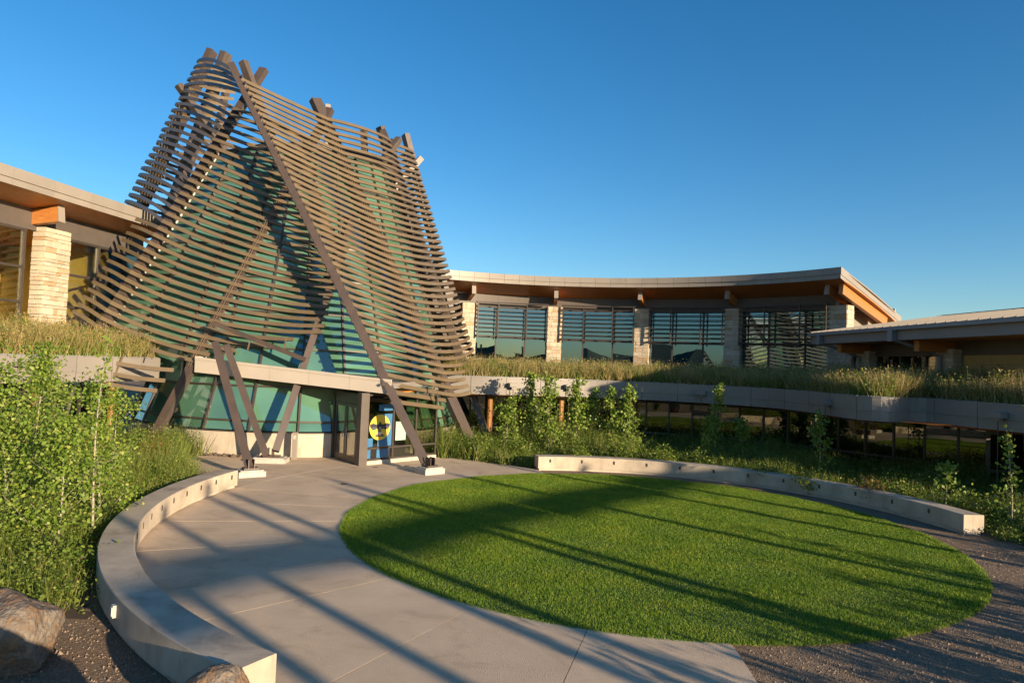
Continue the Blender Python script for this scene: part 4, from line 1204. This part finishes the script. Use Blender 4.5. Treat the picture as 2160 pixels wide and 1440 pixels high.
# terrace bed on top
TBr = [(-5.6, 43.0, 0), (2.5, 43.6, 0), (8, 42.5, 0), (13, 40, 0), (16.3, 35.5, 0), (16.6, 32, 0), (17.4, 27.5, 0), (18.6, 23, 0), (18.95, 19.6, 0)]
TB = resample(catmull(TBr, 10), 0.3)
def terrace(A, B, za, zb, root, name='terrace_bed'):
    m = MB(); n = 60
    for i in range(n+1):
        f = i/n
        a = A[int(f*(len(A)-1))]; b = B[int(f*(len(B)-1))]
        for j in range(5):
            u = j/4; p = a+(b-a)*u
            m.v.append((p.x, p.y, za+(zb-za)*min(1, u*1.6)+0.05*math.sin(i*1.3+j*2.1)*(1 if 0 < j else 0)))
    m.f = [(5*i+j, 5*i+j+1, 5*i+j+6, 5*i+j+5) for i in range(n) for j in range(4)]
    return m.build(name, M['soil'], root)
inset = [p-n*0.24 for p, n in zip(PR, NR_)]
terrace(inset, TB, 3.345, 3.75, rlow)
# left
llow = empty('garden_storey', (-16, 23, 0), 'ground storey with pale fascia and planted roof behind the left aspens', 'building')
FL = [(-17.6, 14.0, 0), (-17.0, 18.0, 0), (-16.15, 21.0, 0), (-15.53, 23.2, 0), (-14.75, 25.5, 0), (-14.45, 27.4, 0)]
PL, NL_ = lower_storey(llow, FL, None, 3.64, 2.74, 5, None, None)
inL = [p-n*0.24 for p, n in zip(PL, NL_)]
TL = [lp(s_, 1.7, 0) for s_ in [S0+(S1-S0)*i/40 for i in range(41)]]
TL = [Vector((p.x, p.y, 0)) for p in TL]
terrace(inL, TL, 3.65, 4.45, llow)
GLl = [p-n*1.7 for p, n in zip(PL, NL_)]
GLl = resample(GLl, 1.05)
for a, b in zip(GLl[:-1], GLl[1:]):
    t = (b-a).normalized(); n = Vector((t.y, -t.x, 0)); L = (b-a).length; c = (a+b)/2
    MB().obox(a+Vector((0, 0, 1.38)), t*0.04, n*0.07, (0, 0, 1.38)).build('mullion', M['frame'], llow)
    for z in (0.12, 0.9, 2.5):
        MB().obox(c+Vector((0, 0, z)), t*(L/2-0.04), n*0.05, (0, 0, 0.04)).build('transom', M['frame'], llow)
    for z0, z1 in ((0.16, 0.86), (0.94, 2.46)):
        MB().obox(c+Vector((0, 0, (z0+z1)/2)), t*(L/2-0.045), n*0.012, (0, 0, (z1-z0)/2)).build('glass_pane', M['glass_dark'], llow)
ribbon(PL, GLl, 2.75).build('soffit', M['soffit'], llow)
bwl = [p+Vector((-4, 0, 0)) for p in GLl]
m = MB()
for a, b in zip(bwl[:-1], bwl[1:]): m.poly([(a.x, a.y, 0), (b.x, b.y, 0), (b.x, b.y, 2.9), (a.x, a.y, 2.9)])
m.build('room_wall', M['interior'], llow)
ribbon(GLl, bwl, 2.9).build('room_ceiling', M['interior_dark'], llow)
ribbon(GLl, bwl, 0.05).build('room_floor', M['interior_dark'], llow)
for x, y in ((-15.6, 26.1), (-16.3, 22.9), (-17.0, 20.2)):
    MB().tube([(x, y, 0), (x, y, 2.74)], 0.13, 12).build('column', M['column_wood'], llow)
ii = min(range(len(PL)), key=lambda j: (PL[j]-Vector((-16.0, 21.6, 0))).length)
p, n = PL[ii], NL_[ii]; t = Vector((-n.y, n.x, 0))
MB().obox(p+n*0.12+Vector((0, 0, 3.36)), t*0.34, n*0.11, (0, 0, 0.08)).build('scupper', M['fascia_low'], llow)

# =================================================================== RIGHT LOW WING
wing_o = empty('seam_roof_wing', (18, 27, 0), 'low wing with pale standing seam roof and grey gutter at the right edge', 'building')
WT = Vector((16.3-15.1, 20.3-33.5, 0)).normalized(); WI = Vector((-WT.y, WT.x, 0))     # along the eave (to the camera) / inwards
if WI.x < 0: WI = -WI
WO = Vector((15.1, 33.5, 0)); WL = 13.25
def wp(s_, o_, z): return WO+WT*s_+WI*o_+Vector((0, 0, z))
def wbox(s0, s1, o0, o1, z0, z1, mat, name, dz=0.0, parent=None):
    return MB().hexa([wp(s0, o0, z0), wp(s1, o0, z0), wp(s1, o1, z0+dz), wp(s0, o1, z0+dz), wp(s0, o0, z1), wp(s1, o0, z1), wp(s1, o1, z1+dz), wp(s0, o1, z1+dz)]).build(name, mat, parent or wing_o)
wbox(0, WL, 0, 7, 6.10, 6.16, M['roof'], 'roof', 1.16)
for i in range(27):
    x = i*WL/26.0
    MB().hexa([wp(x-0.02, -0.02, 6.162), wp(x+0.02, -0.02, 6.162), wp(x+0.02, 7.0, 7.322), wp(x-0.02, 7.0, 7.322), wp(x-0.02, -0.02, 6.215), wp(x+0.02, -0.02, 6.215), wp(x+0.02, 7.0, 7.375), wp(x-0.02, 7.0, 7.375)]).build('roof_seam', M['roof'], wing_o)
wbox(0.0, WL, 7.0, 7.5, 7.0, 7.40, M['roof'], 'ridge_cap')
wbox(-0.06, WL, -0.17, -0.012, 6.0, 6.13, M['gutter'], 'gutter')
wbox(0.02, WL, 0.02, 0.08, 5.60, 6.07, M['fascia_low'], 'fascia_board')
wbox(-0.05, 0.0, 0.0, 7.0, 5.62, 6.16, M['fascia_low'], 'rake_board', 1.16)
wbox(0.05, WL, 0.1, 2.2, 5.60, 5.66, M['soffit'], 'soffit')
wbox(0.3, WL, 2.1, 2.25, 5.05, 5.66, M['panel'], 'header_panel')
wbox(0.3, WL, 2.1, 2.22, 3.3, 4.32, M['panel'], 'sill_panel')
wbox(0.1, 0.3, 2.1, 6.8, 3.3, 6.0, M['panel'], 'end_wall')
for i, s_ in enumerate((1.55, 6.9)):
    core, k_ = pier(wing_o, wp(s_, 2.05, 0), WT, -WI, 0.95, 0.6, 3.3, 5.3, 0.165, individual=False)
    bb = MB().beam(wp(s_, 2.2, 5.38), wp(s_, 0.55, 5.38), 0.30, 0.42).build('bracket_beam', M['glulam'], wing_o)
    g_ = MB().tube([wp(s_-0.6, -0.08, 6.0), wp(s_-0.6, -0.02, 5.62), wp(s_-0.2, 1.0, 5.25), wp(s_-0.1, 1.62, 5.0), wp(s_-0.1, 1.64, 3.5)], 0.075, 8).build('downspout', M['gutter'], wing_o)
    wbox(s_-0.75, s_-0.45, -0.2, 0.0, 5.55, 6.02, M['gutter'], 'leader_head')
for x in (2.15, 3.75, 5.35, 6.3):
    MB().beam(wp(x, 2.16, 4.3), wp(x, 2.16, 5.06), 0.08, 0.1, up=WI).build('mullion', M['frame'], wing_o)
for x0, x1 in ((2.2, 3.7), (3.8, 5.3), (5.4, 6.26)):
    wbox(x0, x1, 2.16, 2.18, 4.33, 5.04, M['glass_dark'], 'glass_pane')
for i in range(4):
    for j in range(2):
        wbox(7.55+i*1.35+0.006, 7.55+(i+1)*1.35-0.006, 2.06, 2.09, 4.33+j*0.36+0.004, 4.33+(j+1)*0.36-0.004, M['yellow_panel'], 'wall_panel')
wbox(7.5, WL, 2.095, 2.2, 4.2, 5.1, M['panel'], 'wall_backing')
wbox(0.4, WL, 5.5, 5.6, 3.4, 5.6, M['interior_dark'], 'room_wall')

# closed ends towards the viewer
MB().hexa([wp(WL-0.18, 2.1, 3.3), wp(WL-0.02, 2.1, 3.3), wp(WL-0.02, 6.9, 3.3), wp(WL-0.18, 6.9, 3.3), wp(WL-0.18, 2.1, 6.42), wp(WL-0.02, 2.1, 6.42), wp(WL-0.02, 6.9, 7.2), wp(WL-0.18, 6.9, 7.2)]).build('end_wall', M['panel'], wing_o)
wbox(0.1, WL, 6.9, 7.05, 0.0, 7.0, M['panel'], 'rear_wall')
MB().beam((16.35, 19.35, 1.66), (19.65, 20.55, 1.66), 0.16, 3.28).build('end_wall', M['panel'], rlow)
MB().beam((15.87, 19.18, 2.935), (19.65, 20.4, 2.935), 0.10, 0.80).build('fascia_panel', M['fascia_low'], rlow)
# =================================================================== PLANTS
def leaf_quads(P, size, up_bias=0.3, asp=0.8):
    """six-sided leaf per point, random facing"""
    n = len(P)
    nrm = RNG.normal(size=(n, 3)); nrm[:, 2] = np.abs(nrm[:, 2])+up_bias
    nrm /= np.linalg.norm(nrm, axis=1, keepdims=True)
    a = RNG.normal(size=(n, 3)); u = np.cross(nrm, a); u /= np.linalg.norm(u, axis=1, keepdims=True)+1e-9
    w = np.cross(nrm, u)
    s = np.asarray(size).reshape(-1, 1)
    V = np.empty((n, 6, 3))
    for k, (x, y) in enumerate(((1.05, 0), (0.42, asp*0.82), (-0.5, asp*0.75), (-0.85, 0), (-0.5, -asp*0.75), (0.42, -asp*0.82))):
        V[:, k] = P+u*s*x+w*s*y+nrm*s*(0.16*abs(y))
    return V.reshape(-1, 3), 6

def blade_tris(x, y, z, h, w, lean=0.35):
    n = len(x); t = RNG.random(n)*np.pi
    l = RNG.normal(0, lean, (n, 2))*h[:, None]
    B = np.empty((n, 3, 3))
    B[:, 0] = np.c_[x-np.cos(t)*w, y-np.sin(t)*w, z]; B[:, 1] = np.c_[x+np.cos(t)*w, y+np.sin(t)*w, z]
    B[:, 2] = np.c_[x+l[:, 0], y+l[:, 1], z+h]
    return B

def aspen(base, h, spread, nleaf, ls, label, seed, slender=False, group='young aspens in the planting beds'):
    rs = random.Random(seed); base = Vector(base)
    root = empty('aspen_sapling', base, label, 'tree', group)
    m = MB()
    n = 9; pts = []; dx, dy = rs.uniform(-0.04, 0.04), rs.uniform(-0.04, 0.04)
    for i in range(n):
        f = i/(n-1)
        pts.append(base+Vector((dx*h*f*f*2+0.03*h*math.sin(f*5+seed)*0.3, dy*h*f*f*2+0.03*h*math.cos(f*4+seed)*0.3, h*f)))
    r0 = (0.0055 if slender else 0.009)*h+0.006
    m.tube(pts, [r0*(1-0.88*i/(n-1)) for i in range(n)], 6)
    C = []; S = []
    nb = int(10+h*5)
    for b in range(nb):
        f = 0.06+0.90*b/nb+rs.uniform(-0.04, 0.04); f = max(0.04, f)
        k = min(int(f*(n-1)), n-2); p = pts[k]+(pts[k+1]-pts[k])*(f*(n-1)-k)
        a = rs.uniform(0, 6.283); L = spread*(1.05-f*0.72)*rs.uniform(0.35, 1.45)
        d = Vector((math.cos(a), math.sin(a), rs.uniform(0.5, 1.2))).normalized()
        q = [p, p+d*L*0.5, p+d*L+Vector((0, 0, 0.12*L))]
        m.tube(q, [r0*0.32*(1-f*0.6), r0*0.2*(1-f*0.6), 0.003], 4, cap=False)
        c = int(nleaf/nb*rs.uniform(0.6, 1.4))
        for _ in range(c):
            u = rs.uniform(0.25, 1.08)
            w = q[0]+(q[2]-q[0])*u
            g_ = 0.11 if slender else 0.17
            C.append((w.x+rs.gauss(0, g_*spread+0.03), w.y+rs.gauss(0, g_*spread+0.03), w.z+rs.gauss(0, 0.08)))
    # leader leaves
    for _ in range(int(nleaf*0.12)):
        f = rs.uniform(0.72, 1.02); k = min(int(f*(n-1)), n-2); p = pts[k]+(pts[k+1]-pts[k])*(f*(n-1)-k)
        C.append((p.x+rs.gauss(0, 0.07), p.y+rs.gauss(0, 0.07), p.z+rs.gauss(0, 0.04)))
    m.build('trunk', M['bark_aspen'], root, smooth=True)
    C = np.array(C); C[:, 2] = np.maximum(C[:, 2], 0.1)
    V, k = leaf_quads(C, RNG.uniform(0.55, 1.35, len(C))*ls, 0.1, 0.95)
    np_mesh('crown', V, k, M['leaf_aspen'], root)
    return root

def shrub(name, base, r, h, n, ls, label, mat='leaf_shrub', seed=0, cat='shrub', group='shrubs in the planting beds', asp=0.6):
    rs = np.random.default_rng(seed+100); base = Vector(base)
    root = empty(name, base, label, cat, group)
    m = MB(); C = []
    ns = int(9+r*8)
    for i in range(ns):
        a = rs.uniform(0, 6.283); rr = r*math.sqrt(rs.uniform(0.05, 1)); hh = h*(1.02-0.45*(rr/r)**2)*rs.uniform(0.72, 1.12)
        e = base+Vector((rr*math.cos(a), rr*math.sin(a), hh)); mid = base+Vector((rr*0.35*math.cos(a), rr*0.35*math.sin(a), hh*0.5))
        m.tube([base+Vector((0.05*math.cos(a), 0.05*math.sin(a), 0)), mid, e], [0.012, 0.008, 0.003], 4, cap=False)
        k = n//ns
        u = rs.uniform(0.12, 1.05, k)
        b0, b1, b2 = np.array(base), np.array(mid), np.array(e)
        pos = ((1-u)**2)[:, None]*b0+(2*u*(1-u))[:, None]*b1+(u**2)[:, None]*b2
        pos += rs.normal(0, 1, (k, 3))*np.array([0.20*r+0.03, 0.20*r+0.03, 0.10*h])*(0.45+0.55*u)[:, None]
        C.append(pos)
    m.build('stems', M['stem'], root)
    C = np.concatenate(C); C[:, 2] = np.maximum(C[:, 2], base.z+0.03)
    V, k = leaf_quads(C, RNG.uniform(0.6, 1.3, len(C))*ls, 0.3, asp)
    np_mesh('foliage', V, k, M[mat], root)
    return root

def in_left_bed(x, y):
    if math.hypot(x-3.515, y-17.79) < 12.36: return False
    a = math.degrees(math.atan2(y-PC[1], x-PC[0])); a = a-360 if a > 0 else a
    if -230 < a < -190.0 and math.hypot(x-PC[0], y-PC[1]) < outer_r(a)+0.15: return False
    if math.hypot(x-TC.x, y-TC.y) < 7.85: return False
    fx = -16.9+(y-18)*0.29 if y > 18 else -17.0
    return x > fx-0.8 and y < 28
def in_right_bed(x, y):
    if math.hypot(x-3.208, y-16.745) < 9.55: return False
    a = math.degrees(math.atan2(y-16.745, x-3.208))
    if a > 128 or a < -6: return False
    if a > 100:
        # edge of the paving towards the entrance
        if y < 25.6-(x-1.2)*0.42+0.25: return False
    if math.hypot(x-TC.x, y-TC.y) < 7.9: return False
    g_ = min((Vector((x, y, 0))-p).length for p in PG)
    yb = np.interp(x, [p.x for p in PG], [p.y for p in PG])
    if x < 15 and y > yb-0.45: return False
    if x >= 15 and (x-15)*0.9+y > 28.0: return False
    if a < 8 and math.hypot(x-3.208, y-16.745) > 12.8: return False
    return x < 18.2

def cover(test, box, clumps, leafn, hfun, ls, name, label, mats):
    """dense low planting as one mass: clumps of leaves and grass"""
    L_, G_ = [], []
    k = 0
    while k < clumps:
        x, y = random.uniform(box[0], box[1]), random.uniform(box[2], box[3])
        if not test(x, y): continue
        k += 1
        hs = 0.5+0.5*math.sin(x*0.9+1.3*math.sin(y*0.7))*math.sin(y*0.8+0.6)
        hmin, hmax = hfun(x, y)
        h = hmin+(hmax-hmin)*(0.25+0.75*hs)*random.uniform(0.5, 1.1); r = random.uniform(0.16, 0.36)
        if random.random() < 0.62:
            q = RNG.normal(0, 1, (leafn, 3))*np.array([r*0.62, r*0.62, h*0.26])+np.array([x, y, h*0.55])
            q[:, 2] = np.maximum(q[:, 2], 0.02)
            L_.append(q)
        else:
            nb = int(leafn*0.7)
            G_.append(np.c_[x+RNG.normal(0, r*0.5, nb), y+RNG.normal(0, r*0.5, nb), np.full(nb, 0.0), RNG.uniform(0.6, 1.25, nb)*h])
    L_ = np.concatenate(L_); V, kk = leaf_quads(L_, RNG.uniform(0.6, 1.3, len(L_))*ls, 0.4, 0.55)
    o = np_mesh(name, V, kk, mats[0]); tag(o, label[0], 'plants', kind='stuff')
    G_ = np.concatenate(G_)
    d = np.hypot(G_[:, 0], G_[:, 1])
    B = blade_tris(G_[:, 0], G_[:, 1], G_[:, 2], G_[:, 3], 0.0045*np.clip(d/10, 1, 2.6), 0.28)
    o = np_mesh('bed_grass', B.reshape(-1, 3), 3, mats[1]); tag(o, label[1], 'grass', kind='stuff')
# soil under both beds
def bed(test, box, name, st=0.3):
    m = MB(); nx = int((box[1]-box[0])/st); ny = int((box[3]-box[2])/st)
    for i in range(nx):
        for j in range(ny):
            x, y = box[0]+i*st, box[2]+j*st
            if test(x+st/2, y+st/2):
                m.poly([(x, y, 0.006), (x+st, y, 0.006), (x+st, y+st, 0.006), (x, y+st, 0.006)])
    tag(m.build(name, M['soil']), kind='structure')
LBOX, RBOX = (-17.5, -5.0, 9.9, 27.5), (-3.0, 18.5, 15.2, 34)
bed(in_left_bed, LBOX, 'planting_bed'); bed(in_right_bed, RBOX, 'planting_bed')
cover(in_left_bed, LBOX, 2900, 75, lambda x, y: (0.3, 0.55+0.9*min(1, max(0, (math.hypot(x-3.515, y-17.79)-12.4)/2.5))), 0.028, 'ground_cover',
      ('leafy green undergrowth behind the left curved bench', 'tall green grass between the aspens at the left'), (M['leaf_shrub'], M['grass_tall']))
cover(in_right_bed, RBOX, 3200, 60, lambda x, y: (0.22, 0.42+(1.15 if x < 6.8 else 1.0)*min(1, max(0, (math.hypot(x-3.208, y-16.745)-9.8)/2.6))), 0.034, 'ground_cover',
      ('leafy green undergrowth behind the right curved bench', 'tall green and straw grass behind the right curved bench'), (M['leaf_shrub'], M['grass_tall']))

AL = [((-8.3, 12.5, 0), 2.6, 0.75, 1500, 'bushy young aspen nearest the left boulder'),
      ((-9.7, 13.0, 0), 3.7, 0.80, 1700, 'tall leafy aspen at the left picture edge'),
      ((-8.75, 14.4, 0), 3.2, 0.70, 1500, 'aspen with a pale trunk in the middle of the left bed'),
      ((-8.35, 13.55, 0), 4.3, 0.34, 300, 'slender aspen whose tip rises above the left roof fascia'),
      ((-10.6, 15.0, 0), 4.0, 0.75, 1500, 'aspen behind the tall one at the left picture edge'),
      ((-12.3, 17.2, 0), 3.6, 0.7, 1100, 'aspen standing before the left storey windows'),
      ((-10.3, 17.4, 0), 2.9, 0.6, 900, 'smaller aspen in the left bed nearer the tower'),
      ((-13.6, 20.0, 0), 3.0, 0.6, 800, 'farthest aspen of the left bed, close to the tower')]
for i, (b, h, sp_, n, lab) in enumerate(AL):
    aspen(b, h, sp_*(1.0 if n < 400 else 1.25), int(n*(1.2 if n < 400 else 2.5))*(5 if i % 3 else 4)//5, 0.030 if n > 400 else 0.036, lab, 30+i, slender=(n < 400))
AR = [((-0.1, 28.7, 0), 2.7, 0.50, 700, 'short aspen beside the shrub right of the tower'),
      ((1.05, 29.3, 0), 3.55, 0.45, 900, 'leftmost tall aspen before the curved fascia'),
      ((1.75, 28.4, 0), 3.3, 0.50, 950, 'dense aspen just right of the leftmost tall one'),
      ((3.0, 29.2, 0), 3.5, 0.50, 950, 'aspen under the second scupper of the curved fascia'),
      ((3.7, 30.2, 0), 2.9, 0.45, 700, 'aspen half hidden in the middle of the right group'),
      ((4.5, 29.2, 0), 3.4, 0.40, 700, 'slim aspen right of the middle of the right group'),
      ((5.25, 28.8, 0), 3.2, 0.45, 800, 'last aspen of the right group before the dark windows'),
      ((8.75, 28.3, 0), 3.25, 0.45, 650, 'tall pale aspen alone before the dark storefront'),
      ((8.25, 27.9, 0), 2.2, 0.40, 450, 'low aspen left of the lone pale aspen'),
      ((9.75, 27.7, 0), 2.0, 0.50, 450, 'sparse sapling right of the lone pale aspen'),
      ((11.55, 24.6, 0), 2.95, 0.40, 380, 'aspen before the bulge of the grey fascia'),
      ((12.9, 19.6, 0), 1.7, 0.35, 220, 'low sapling behind the end of the right bench'),
      ((13.7, 18.1, 0), 2.55, 0.28, 130, 'thin sapling at the right picture edge')]
for i, (b, h, sp_, n, lab) in enumerate(AR):
    aspen(b, h*(0.92+0.16*((i*7) % 5)/4), sp_*(1.45 if i < 7 else 1.2), int(n*1.3), 0.050, lab, 70+i)
SH_ = [((7.9, 26.9, 0), 0.85, 1.0, 1300, 0.045, 'green shrub at the foot of the lone pale aspen', 'leaf_shrub'),
       ((4.6, 27.0, 0), 0.85, 1.15, 1500, 0.045, 'bright green shrub behind the third light of the right bench', 'leaf_shrub'),
       ((9.3, 24.0, 0), 0.7, 0.8, 900, 0.045, 'low green shrub where the right bench falls into shade', 'leaf_shrub'),
       ((12.3, 20.6, 0), 0.6, 0.9, 800, 0.045, 'green shrub right of the amber one behind the right bench', 'leaf_shrub'),
       ((-1.3, 27.9, 0), 0.95, 1.15, 2400, 0.045, 'rounded green shrub right of the entrance', 'leaf_shrub'),
       ((0.5, 27.6, 0), 0.8, 0.95, 1700, 0.045, 'green shrub left of the right bench start', 'leaf_shrub'),
       ((2.6, 27.0, 0), 0.9, 1.0, 1700, 0.045, 'green shrub behind the lit start of the right bench', 'leaf_shrub'),
       ((6.3, 26.6, 0), 0.9, 0.95, 1500, 0.045, 'light green shrub in the middle behind the right bench', 'leaf_shrub'),
       ((11.35, 20.9, 0), 0.42, 1.0, 650, 0.04, 'amber turning shrub behind the right bench', 'leaf_amber'),
       ((10.35, 22.4, 0), 0.65, 0.85, 900, 0.045, 'green shrub left of the amber one behind the right bench', 'leaf_shrub'),
       ((13.2, 18.7, 0), 0.5, 1.25, 600, 0.05, 'yellow green shrub near the lit end of the right bench', 'leaf_shrub'),
       ((14.2, 17.2, 0), 0.8, 0.6, 900, 0.04, 'low dark shrub beyond the end of the right bench', 'leaf_shrub'),
       ((-7.6, 11.2, 0), 0.75, 0.75, 1900, 0.036, 'low leafy shrub behind the left boulder', 'leaf_shrub'),
       ((-9.3, 11.3, 0), 0.9, 1.15, 1900, 0.038, 'leafy shrub at the left picture edge above the boulder', 'leaf_shrub'),
       ((-11.2, 20.9, 0), 0.7, 1.15, 1300, 0.036, 'pinkish green shrub near the pole at the left of the tower', 'leaf_amber'),
       ((-12.3, 23.2, 0), 0.95, 1.35, 2000, 0.042, 'yellow green shrub against the concrete tower wall', 'leaf_shrub'),
       ((-13.4, 22.0, 0), 0.9, 1.5, 1600, 0.042, 'green shrub below the left fascia beside the tower', 'leaf_shrub')]
for i, (b, r, h, n, ls, lab, mt) in enumerate(SH_):
    shrub('garden_shrub', b, r, h, n, ls, lab, mt, i)

# planted roof terraces
def terrace_plants(A, B, za, zb, n_g, n_s, depth, seed, labels, straw, gate=lambda p: True, zfun=None):
    rs = np.random.default_rng(seed)
    X = []; S_ = []; F_ = []; Lf = []
    la, lb2 = len(A), len(B)
    def pick(power=1.6):
        f = rs.random(); u = rs.random()**power*depth
        a = A[int(f*(la-1))]; b = B[int(f*(lb2-1))]
        d = (b-a); L = d.length; u = min(u+0.12, L*0.95)
        p = a+d*(u/L); z = za+(zb-za)*min(1, u/L*1.6)
        return p, z
    for _ in range(n_g):
        p, z = pick()
        k = rs.integers(14, 30); r = rs.uniform(0.05, 0.16)
        dry = rs.random() < straw*(0.5+0.9*abs(math.sin(p.x*0.8+p.y*0.5)))
        h = rs.uniform(0.28, 0.62)*(1.5 if dry else 1.0)
        arr = np.c_[p.x+rs.normal(0, r, k), p.y+rs.normal(0, r, k), np.full(k, z), rs.uniform(0.6, 1.2, k)*h]
        (S_ if dry else X).append(arr)
    for _ in range(n_s):
        p, z = pick(1.2)
        h = rs.uniform(0.25, 0.75); r = rs.uniform(0.15, 0.4)
        q = rs.normal(0, 1, (46, 3))*np.array([r*0.6, r*0.6, h*0.3])+np.array([p.x, p.y, z+h*0.6])
        q[:, 2] = np.maximum(q[:, 2], z); Lf.append(q)
        if rs.random() < 0.07:
            F_.append(q[:14]+np.array([0, 0, h*0.35]))
    for arr, mt, nm, lab in ((X, 'grass_tall', 'terrace_grass', labels[0]), (S_, 'grass_straw', 'straw_grass', labels[1])):
        if not arr: continue
        G = np.concatenate(arr); d = np.hypot(G[:, 0], G[:, 1])
        B_ = blade_tris(G[:, 0], G[:, 1], G[:, 2], G[:, 3], 0.005*np.clip(d/10, 1, 2.8), 0.32)
        blocks = [(B_.reshape(-1, 3), 3)]
        if nm == 'straw_grass':
            tips = B_[:, 2][rs.random(len(B_)) < 0.35]
            blocks.append(leaf_quads(tips, rs.uniform(0.02, 0.045, len(tips)), 0.0, 0.35))
        tag(np_join(nm, blocks, M[mt]), lab, 'grass', kind='stuff')
    L_ = np.concatenate(Lf); V, k = leaf_quads(L_, rs.uniform(0.03, 0.06, len(L_)), 0.3, 0.5)
    tag(np_mesh('terrace_shrubs', V, k, M['leaf_shrub']), labels[2], 'plants', kind='stuff')
    if F_:
        Fq = np.concatenate(F_); V, k = leaf_quads(Fq, rs.uniform(0.02, 0.045, len(Fq)), 0.3, 0.7)
        tag(np_mesh('golden_flowers', V, k, M['goldenrod']), labels[3], 'flowers', kind='stuff')
terrace_plants(inset, TB, 3.33, 3.74, 3000, 1500, 5.0, 3, ('green grass along the right planted roof', 'straw coloured grass along the right planted roof', 'low leafy plants on the right planted roof', 'small golden flowers on the right planted roof'), 0.52)
terrace_plants(inL, TL, 3.63, 4.45, 1500, 420, 3.0, 5, ('green grass on the left planted roof', 'straw coloured grass on the left planted roof', 'low leafy plants on the left planted roof', 'small golden flowers on the left planted roof'), 0.5)
# gravel margin along the roof edge
q = []
for p, n in zip(PR, NR_):
    for _ in range(34): q.append(p-n*random.uniform(0.10, 0.5)+Vector((random.uniform(-0.14, 0.14), random.uniform(-0.14, 0.14), 3.375)))
q = np.array(q); V, k = leaf_quads(q, RNG.uniform(0.018, 0.04, len(q)), 1.2, 0.9)
tag(np_mesh('edge_gravel', V, k, surf('pale roof gravel', (0.42, 0.38, 0.33), (0.25, 0.22, 0.19), rough=0.9, scale=30)), 'pale gravel strip along the edge of the right planted roof', 'gravel', kind='stuff')

# =================================================================== BEHIND THE CAMERA: unseen things placed to throw the long shadows
def sp3(along, perp, z=0.0): return SUN_H*along+PERP*perp+Vector((0, 0, z))
tanel = math.tan(SUN_EL)
ALG = 16.0; BH = (ALG+12.9)*tanel
arbor = empty('unseen_pole_arbor', sp3(ALG, 14), 'unseen timber pole arbor placed behind the viewer to throw long shadows', 'arbor')
for i, (p_, hh) in enumerate(((4.34, 1.3), (5.66, 1.1), (7.42, 1.5), (8.13, 1.25), (11.0, 0.9), (11.55, 1.2), (15.6, 1.0), (18.6, 1.3), (20.4, 0.8), (22.3, 1.1), (24.0, 0.9))):
    a = sp3(ALG, p_); b = sp3(ALG+random.uniform(-0.05, 0.05), p_, BH+hh)
    MB().tube([a, (a+b)/2, b], [0.16, 0.145, 0.12], 10).build('pole', M['timber'], arbor)
for k in range(4):
    a = sp3(ALG+0.3, 3.0+k*5.4+0.02, BH+random.uniform(-0.10, 0.06)); b = sp3(ALG+0.3, 3.0+(k+1)*5.4-0.02, BH+random.uniform(-0.10, 0.06))
    MB().tube([a, (a+b)/2+Vector((0, 0, 0.05)), b], [0.27, 0.25, 0.24], 10).build('beam', M['timber'], arbor)
for i in range(13):  # unseen shrubs, added and sized to shade the gravel and lawn edge
    b = sp3(3.3+random.uniform(-0.6, 0.6)+0.05*i, 8.2+i*1.02+random.uniform(-0.3, 0.3))
    shrub('shade_shrub', b, random.uniform(0.45, 0.75), random.uniform(1.2, 2.1)*(1.0 if i < 9 else 0.8), 1000, 0.06, 'unseen leafy shrub in the row behind the viewer, added for shade', 'leaf_shrub', 300+i, group='unseen shade shrubs behind the viewer')
for i, (al, pe_, h) in enumerate(((9.5, 13.5, 2.4), (10.5, 16.0, 2.2), (8.8, 10.3, 2.1), (9.3, 19.2, 2.3))):  # unseen saplings, added for more streaks of shade
    aspen(sp3(al, pe_), h, 0.5, 220, 0.06, 'unseen thin sapling in the row behind the viewer, added for shade', 400+i, group='unseen shade saplings behind the viewer')
boulder('boulder', sp3(-4.9, 1.75, 0.5), (0.95, 0.8, 1.15), 23, 'unseen tall boulder added below the viewpoint to shade the left boulder', 0.3)  # unseen, added only to shade the left boulder
shrub('shade_shrub', sp3(-2.2, -0.1), 0.8, 1.5, 1500, 0.05, 'unseen dense shrub added for shade just left below the viewpoint', 'leaf_shrub', 501)  # unseen, added to cast shade on the near left ground

# low mesa hills behind the viewer, seen only in the window glass
m = MB(); n = 72
for i in range(n+1):
    a = rad(-200+220*i/n); R_ = 330
    hh = 11+6*math.sin(i*0.31)+4*math.sin(i*0.83+1)+2*math.sin(i*2.1)
    for r_, z in ((R_-60, -1), (R_, hh), (R_+90, -1)):
        m.v.append((r_*math.cos(a), r_*math.sin(a), z))
m.f = [(3*i+j, 3*i+j+1, 3*i+j+4, 3*i+j+3) for i in range(n) for j in range(2)]
tag(m.build('hills', surf('scrub hillside', (0.10, 0.10, 0.05), (0.06, 0.07, 0.035), rough=0.95, scale=0.05)), kind='structure')
